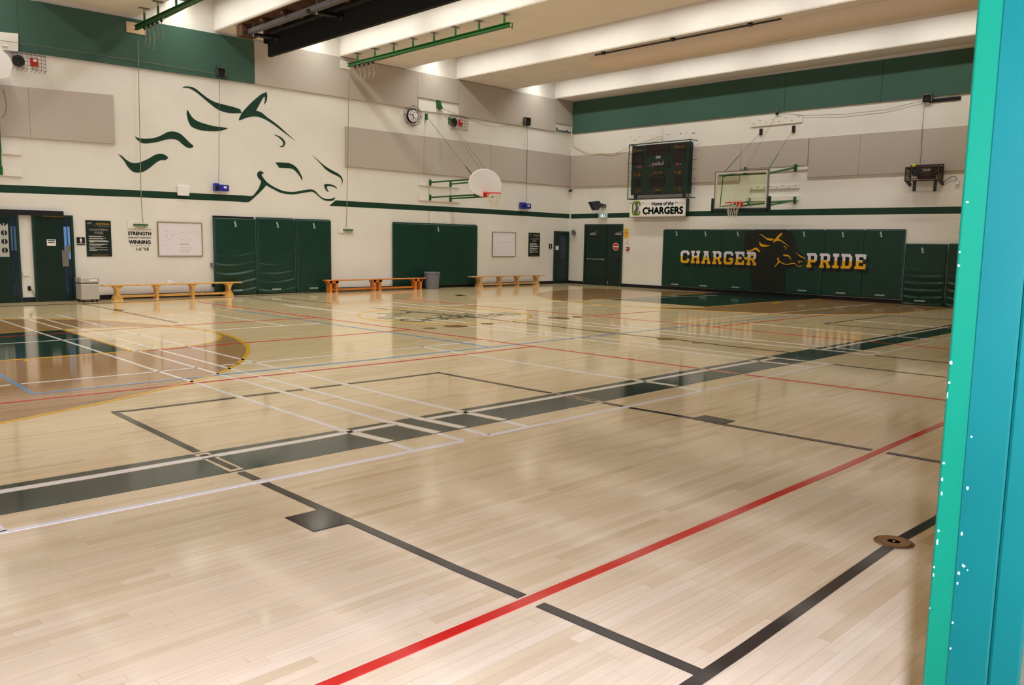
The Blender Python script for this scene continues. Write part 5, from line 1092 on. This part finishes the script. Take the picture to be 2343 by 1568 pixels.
q = pB(1309.5, 436, .1); thing('security_camera', MB().lathe(WB(q[0] - .1, q[1], .12), [(.06, 0), (.055, .03), (.03, .055), (.001, .06)], 16, (0, 0, -1)).tube([WB(q[0] - .1, q[1] + .02, .12), WB(q[0] - .1, q[1] + .02, 0)], .025, 8), m_bmetal, 'tiny dark dome camera high in the room corner', 'camera', smooth=True)
q = pB(1309.5, 532.5, .1); thing('emergency_light', MB().rect(q[0] - .04, q[0] + .10, q[1] - .09, q[1] + .03, 0, .1, WB).lathe(WB(q[0] + .0, q[1] + .06, .06), [(.04, 0), (.055, .06)], 12, (-1, -.3, -.2)).lathe(WB(q[0] + .09, q[1] + .06, .06), [(.04, 0), (.055, .06)], 12, (-1, .3, -.2)), m_grey, 'small grey emergency light between the corner door and the double door', 'light')
# caged box (shot clock) on the right wall
bx = empty('caged_heater', WB(*pB(2115, 437), .1), 'brown wire cage with a motor unit mounted on the right wall', 'caged unit')
KO = .42
tlf, trf = pB(2073, 384, KO), pB(2148.5, 380, KO); blf = pB(2073, 413, KO)
k0, k1, kv1, kv0 = tlf[0], trf[0], (tlf[1] + trf[1]) / 2, pB(2110, 413, KO)[1]
w0, w1 = k0 + .0, k1 + .0
mb = MB()
for (uu0, vv0, oo0), (uu1, vv1, oo1) in (((k0, kv0, KO), (k1, kv0, KO)), ((k0, kv1, KO), (k1, kv1, KO)), ((k0, kv0, KO), (k0, kv1, KO)), ((k1, kv0, KO), (k1, kv1, KO)), ((k0, kv0, .06), (k0, kv0, KO)), ((k1, kv0, .06), (k1, kv0, KO)), ((k0, kv1, .08), (k0, kv1, KO)), ((k1, kv1, .08), (k1, kv1, KO)), ((k0, kv1 + .07, .085), (k1, kv1 + .07, .085)), ((k0, kv0, .085), (k0, kv1 + .07, .085)), ((k1, kv0, .085), (k1, kv1 + .07, .085)), ((k0 + .14, kv0, KO), (k0 + .14, kv1, KO))):
    mb.tube([WB(uu0, vv0, oo0), WB(uu1, vv1, oo1)], .02, 6)
build('cage_frame', mb, m_brown, bx)
mb = MB()
for k in range(1, 14): mb.tube([WB(k0, kv0 + (kv1 - kv0) * k / 14, .07), WB(k0, kv0 + (kv1 - kv0) * k / 14, KO)], .008, 4).tube([WB(k1, kv0 + (kv1 - kv0) * k / 14, .07), WB(k1, kv0 + (kv1 - kv0) * k / 14, KO)], .008, 4)
for k in range(1, 12): mb.tube([WB(k0 + (k1 - k0) * k / 12, kv0, KO), WB(k0 + (k1 - k0) * k / 12, kv1, KO)], .005, 4).tube([WB(k0 + (k1 - k0) * k / 12, kv1, KO), WB(k0 + (k1 - k0) * k / 12, kv1, .07)], .008, 4)
for k in range(1, 6): mb.tube([WB(k0, kv0 + (kv1 - kv0) * k / 6, KO), WB(k1, kv0 + (kv1 - kv0) * k / 6, KO)], .005, 4)
build('wire_mesh', mb, m_brown, bx)
build('motor_unit', MB().rect(k0 + .25, k1 - .15, kv0 + .05, kv0 + .25, .08, .3, WB), mat('motor_dark', s2l(44, 26, 24), .6, .4), bx, bevel=.03)
build('fan_drum', MB().lathe(WB(k0 + .22, kv0 + .24, .08), [(.11, 0), (.11, .25)], 20, (-1, 0, 0)), mat('motor_blue', s2l(36, 40, 54), .5, .4), bx, smooth=True)
build('end_drum', MB().lathe(WB(k1 - .13, kv0 + .26, .08), [(.10, 0), (.10, .25)], 20, (-1, 0, 0)), m_bmetal, bx, smooth=True)
mb = MB()
for px in (2093, 2140.5):
    q0, q1 = pB(px, 413, KO - .02), pB(px, 438, KO - .02); mb.rect(q0[0] - .035, q0[0] + .035, q1[1], kv0 + .03, KO - .06, KO, WB)
build('hanging_strap', mb, m_bmetal, bx)
build('shelf_bracket', MB().prism([(.002, kv0 - .02), (KO, kv0), (.05, kv0 - .12), (.002, kv0 - .12)], k0 - .02, k0 + .02, lambda o, v, u: WB(u, v, o)).prism([(.002, kv0 - .02), (KO, kv0), (.05, kv0 - .12), (.002, kv0 - .12)], k1 - .02, k1 + .02, lambda o, v, u: WB(u, v, o)), m_bmetal, bx)
q = pB(2091, 378, KO - .1); build('yellow_tag', MB().prism([(q[0] - .04, q[1] - .035), (q[0] + .05, q[1] - .03), (q[0] + .02, q[1] + .04), (q[0] - .02, q[1] + .04)], KO - .1, KO - .08, WB), mat('tag_yellow', s2l(226, 226, 20), .5, .3), bx)
ob = empty('wall_outlet', WB(*pB(2190, 422), .02), 'small white outlet box with a looping cable beside the caged unit', 'outlet')
build('outlet_box', MB().rect(*R(pB, 2187, 2194, 413.5, 422, .06), 0, .06, WB), m_white, ob)
build('cord', MB().tube([WB(*pB(2157, 418, .05), .05), WB(*pB(2168, 410, .05), .05), WB(*pB(2178, 404, .05), .05), WB(*pB(2186, 404.5, .05), .05), WB(*pB(2190, 411, .05), .05), WB(*pB(2190.5, 414, .05), .05)], .01, 6), m_cable, ob)

# ------------------------------------------------------------------ ceiling hung equipment
def x_plane(px, py, X):
    d = ray(px, py); return CAM + d * (X / d.x)
def climbing_rail(X, zt, y_end, y_start, posts, label, hooks):
    p = empty('climbing_rope_rail', (X, (y_end + y_start) / 2, zt - .1), label, 'rail')
    h = .10
    mb = MB().box((X - .045, y_start, zt - .012), (X + .045, y_end, zt)).box((X - .01, y_start, zt - h), (X + .01, y_end, zt)).box((X - .045, y_start, zt - h), (X + .045, y_end, zt - h + .012))
    build('track_beam', mb, m_rail, p)
    for y in posts:
        hg = build('hanger', MB().tube([(X, y, zt), (X, y, zt + (ZB - zt) * .62)], .028, 8), m_rail, p)
        build('hanger_sleeve', MB().tube([(X, y, zt + (ZB - zt) * .60), (X, y, ZB - .012)], .024, 8), m_metal, hg)
        build('ceiling_flange', MB().box((X - .11, y - .06, ZB - .014), (X + .11, y + .06, ZB)), m_metal, hg)
    build('end_stop', MB().tube([(X, y_start, zt - .02), (X, y_start - .1, zt - .04), (X, y_start - .08, zt - .16)], .016, 6), m_rail, p)
    for k, y in enumerate(hooks):
        build('trolley_hook', MB().tube([(X, y, zt - h), (X, y, zt - h - .09)], .014, 6).tube([(X - .03, y, zt - h - .05), (X + .03, y, zt - h - .05)], .02, 6), m_bmetal, p)
    build('pull_rope', MB().tube([(X + .03, hooks[0], zt - h - .08), (X + .03, hooks[0] - 1.2, zt - h - .02), (X + .03, hooks[0] - 2.8, zt - h + .01)], .008, 5), m_rope, p)
    mb = MB()
    for k, y in enumerate(hooks):
        mb.tube([(X, y, zt - h - .09), (X + .02, y - .02, zt - h - .3), (X - .02, y - .04, zt - h - .42 - .1 * (k % 3)), (X + .01, y - .07, zt - h - .3)], .008, 5)
    build('loose_rope', mb, m_rope, p)
X1 = 13.78
r1e, r1s = x_plane(797, 150, X1), x_plane(1166, 47, X1)
pc = [x_plane(x, y, X1).y for x, y in ((818, 145), (858, 135), (901, 124), (945, 111), (993, 98), (1042, 83), (1096, 66), (1154, 49))]
zt1 = (r1e.z + r1s.z) / 2 + .01
climbing_rail(X1, zt1, r1e.y, r1s.y, pc, 'green climbing-rope rail hung under the ceiling beam right of the black valance', [r1e.y - .35 - .22 * k for k in range(5)])
X0 = 7.78
r0e = x_plane(310, 64, X0); y0s = r0e.y - 6.5
climbing_rail(X0, r0e.z + .05, r0e.y, y0s, [x_plane(331, 50, X0).y, x_plane(362, 30, X0).y] + [x_plane(362, 30, X0).y - 1.0 * k for k in (1, 2, 3, 4)], 'green climbing-rope rail at the upper left, cut by the top of the photo', [r0e.y - .55 - .25 * k for k in range(5)])
for a_, lb in (((289, 333, 52.5, 77), 'white notch plate behind the end of the left climbing rail'), ((778.5, 800, 139.5, 157.5), 'white notch plate behind the end of the right climbing rail')):
    q = R(pA, *a_, .06); thing('notch_plate', MB().rect(*q, .05, .065, WA), m_white if a_[0] > 400 else mat('plate_tan', s2l(206, 176, 140), .6, .3), lb, 'plate')
# folded divider curtain
XV = 10.82
va = x_plane(612, 80, XV); vb_ = x_plane(612, 130, XV)
dc = empty('divider_curtain', (XV, 11, vb_.z), 'folded black divider curtain valance with steel rails under the ceiling beam', 'divider curtain')
y1v, y0v = va.y, 2.0
build('valance', MB().box((XV, y0v, vb_.z), (XV + .10, y1v, va.z)), m_bfab, dc)
build('backing_boards', MB().box((9.95, y0v, ZB - .03), (XV + .25, y1v - .3, ZB - .002)), m_rust, dc)
build('light_strip', MB().box((XV + .02, y0v, va.z), (XV + .06, y1v, va.z + .02)), m_white, dc)
for xr, zr in ((10.12, 6.66), (10.60, 6.74)):
    build('steel_rail', MB().box((xr - .03, y0v, zr - .06), (xr + .03, y1v - .25, zr + .05)).box((xr - .07, y0v, zr - .07), (xr + .07, y1v - .25, zr - .055)), m_dmetal if xr > 10.3 else mat('rail_grey', s2l(84, 76, 76), .5, .5, .3), dc)
k = 0; yy = y1v - .35
while yy > 3:
    hb_ = build('bracket', MB().tube([(10.02, yy, 6.60), (XV + .05, yy - .1, 6.62)], .05, 10).tube([(XV + .03, yy - .1, 6.62), (XV + .03, yy - .12, va.z)], .04, 8), m_bmetal, dc, smooth=True)
    build('clevis', MB().tube([(XV - .08, yy - .35, 6.60), (XV - .16, yy - .42, 6.52), (XV - .2, yy - .36, 6.44)], .03, 8), m_bmetal, hb_)
    for s in (.9, 1.9): build('cross_bar', MB().box((9.98, yy - s - .04, 6.72), (XV, yy - s + .04, 6.80)), m_rust, dc)
    build('drop_rod', MB().tube([(10.12, yy - .25, ZB), (10.12, yy - .25, 6.50)], .02, 6), m_metal, dc)
    yy -= 2.95; k += 1
build('end_box', MB().box((9.95, y1v - .35, 6.55), (10.35, y1v - .05, ZB - .03)), m_rust, dc)
build('end_clip', MB().box((XV - .10, y1v + .0, vb_.z + .32), (XV - .0, y1v + .03, va.z - .0)), m_dmetal, dc)
# fabric duct under the beam
dt = empty('fabric_duct', (19.4, 9, 6.5), 'pale brown fabric duct roll hanging under the ceiling beam near the right wall', 'duct')
XD = 18.98; ye = 16.0
mb = MB(); rings = [(ye, .04), (ye - .05, .62), (ye - .18, .9), (ye - .4, 1.0), (ye - 5.0, 1.0), (ye - 5.4, .9), (1.2, .9)]
NR = 16; vs_ = []
for y, k in rings:
    vs_ += [(XD + .45 * (k * .5 + .5 if k > .1 else .5) * math.cos(math.pi * t / NR), y, ZB - .004 - .34 * k * math.sin(math.pi * t / NR) ** .8) for t in range(NR + 1)]
fs_ = [(i * (NR + 1) + t, i * (NR + 1) + t + 1, (i + 1) * (NR + 1) + t + 1, (i + 1) * (NR + 1) + t) for i in range(len(rings) - 1) for t in range(NR)]
fs_ += [(i * (NR + 1), (i + 1) * (NR + 1), (i + 1) * (NR + 1) + NR, i * (NR + 1) + NR) for i in range(len(rings) - 1)]
mb.add(vs_, fs_); build('duct_sleeve', mb, mat('duct_fabric', s2l(222, 205, 186), .9, .1), dt, smooth=True)
build('hanger_pipe', MB().tube([(XD - .72, ye - .6, ZB - .05), (XD - .72, ye - 6.2, ZB - .05)], .022, 8), m_dmetal, dt)
for yk in (ye - .9, ye - 3.2, ye - 5.4): build('pipe_clamp', MB().box((XD - .76, yk - .05, ZB - .08), (XD - .68, yk + .05, ZB - .002)), m_bmetal, dt)
for px, py in ((1387, 148), (1773, 84)):
    q = x_plane(px, py, XD + .34)
    bxs = build('sensor_box', MB().box((XD + .12, q.y - .26, q.z - .10), (XD + .46, q.y + .24, q.z + .10)), mat('sensor_grey', s2l(196, 186, 176), .6, .3), dt, bevel=.02)
    build('open_end', MB().box((XD + .15, q.y - .27, q.z - .07), (XD + .43, q.y - .26, q.z + .07)), mat('sensor_dark', s2l(140, 128, 118), .6, .3), bxs)

# ------------------------------------------------------------------ floor sleeve covers
def cover(px, py, r, label, m=m_brass):
    q = fl_pt(px, py); p = empty('floor_sleeve_cover', (q.x, q.y, .004), label, 'floor cover', 'brass sleeve covers in the floor')
    build('rim_plate', MB().lathe((q.x, q.y, .0), [(r * 1.18, .004), (r * 1.12, .007), (r * 1.02, .009), (r, .007)], 36), mat('cover_rim', s2l(120, 82, 48), .3, .5, .6), p, smooth=True)
    build('lid', MB().lathe((q.x, q.y, .004), [(r * .98, 0), (r * .98, .007), (r * .4, .006), (r * .36, .003), (r * .1, .003), (r * .08, .007)], 36), m, p, smooth=True)
    return p
cover(2045, 1242, .085, 'round brass floor plate on the black line beside the teal door jamb')
cover(1043, 746.7, .19, 'brown floor plate in front of the centre circle lettering')
cover(1279, 728.5, .19, 'brown floor plate right of the centre circle')
cover(983, 752, .10, 'small brown floor disc left of the large plate before the centre circle')
cover(1114, 741.8, .10, 'small brown floor disc right of the large plate before the centre circle')
cover(1321, 725.7, .10, 'small brown floor disc right of the plate beyond the centre circle')
cover(1525, 776, .14, 'brown floor plate on the dark line in the middle of the right half')
cover(1594.5, 785, .06, 'tiny brown floor disc on the dark line toward the green band')
# centre court artwork on the floor
mb = MB(); letters(mb, 'CHARGERS', 9.55, 12.6, 12.42, 13.0, .0048, FL); mark('centre_lettering', mb, paint('glare_paled_green', s2l(112, 106, 76)))  # green paled toward the wood: floor glare put into the colour
mb = MB()
hx = lambda p: (10.05 + (pA(*p)[0] - A0[0]) / (A1[0] - A0[0]) * 1.75, 13.25 + (pA(*p)[1] - A1[1]) / (A0[1] - A1[1]) * 1.0)
for i, s in enumerate(HORSE):
    if i == 9: s = s[:-10] + z6([(130, 1105), (165, 1058)]) + s[-4:]
    mb.prism(curve_poly([hx(p) for p in s], 3), 0, .0052, FL)
mark('centre_horse', mb, MATS['glare_paled_green'])
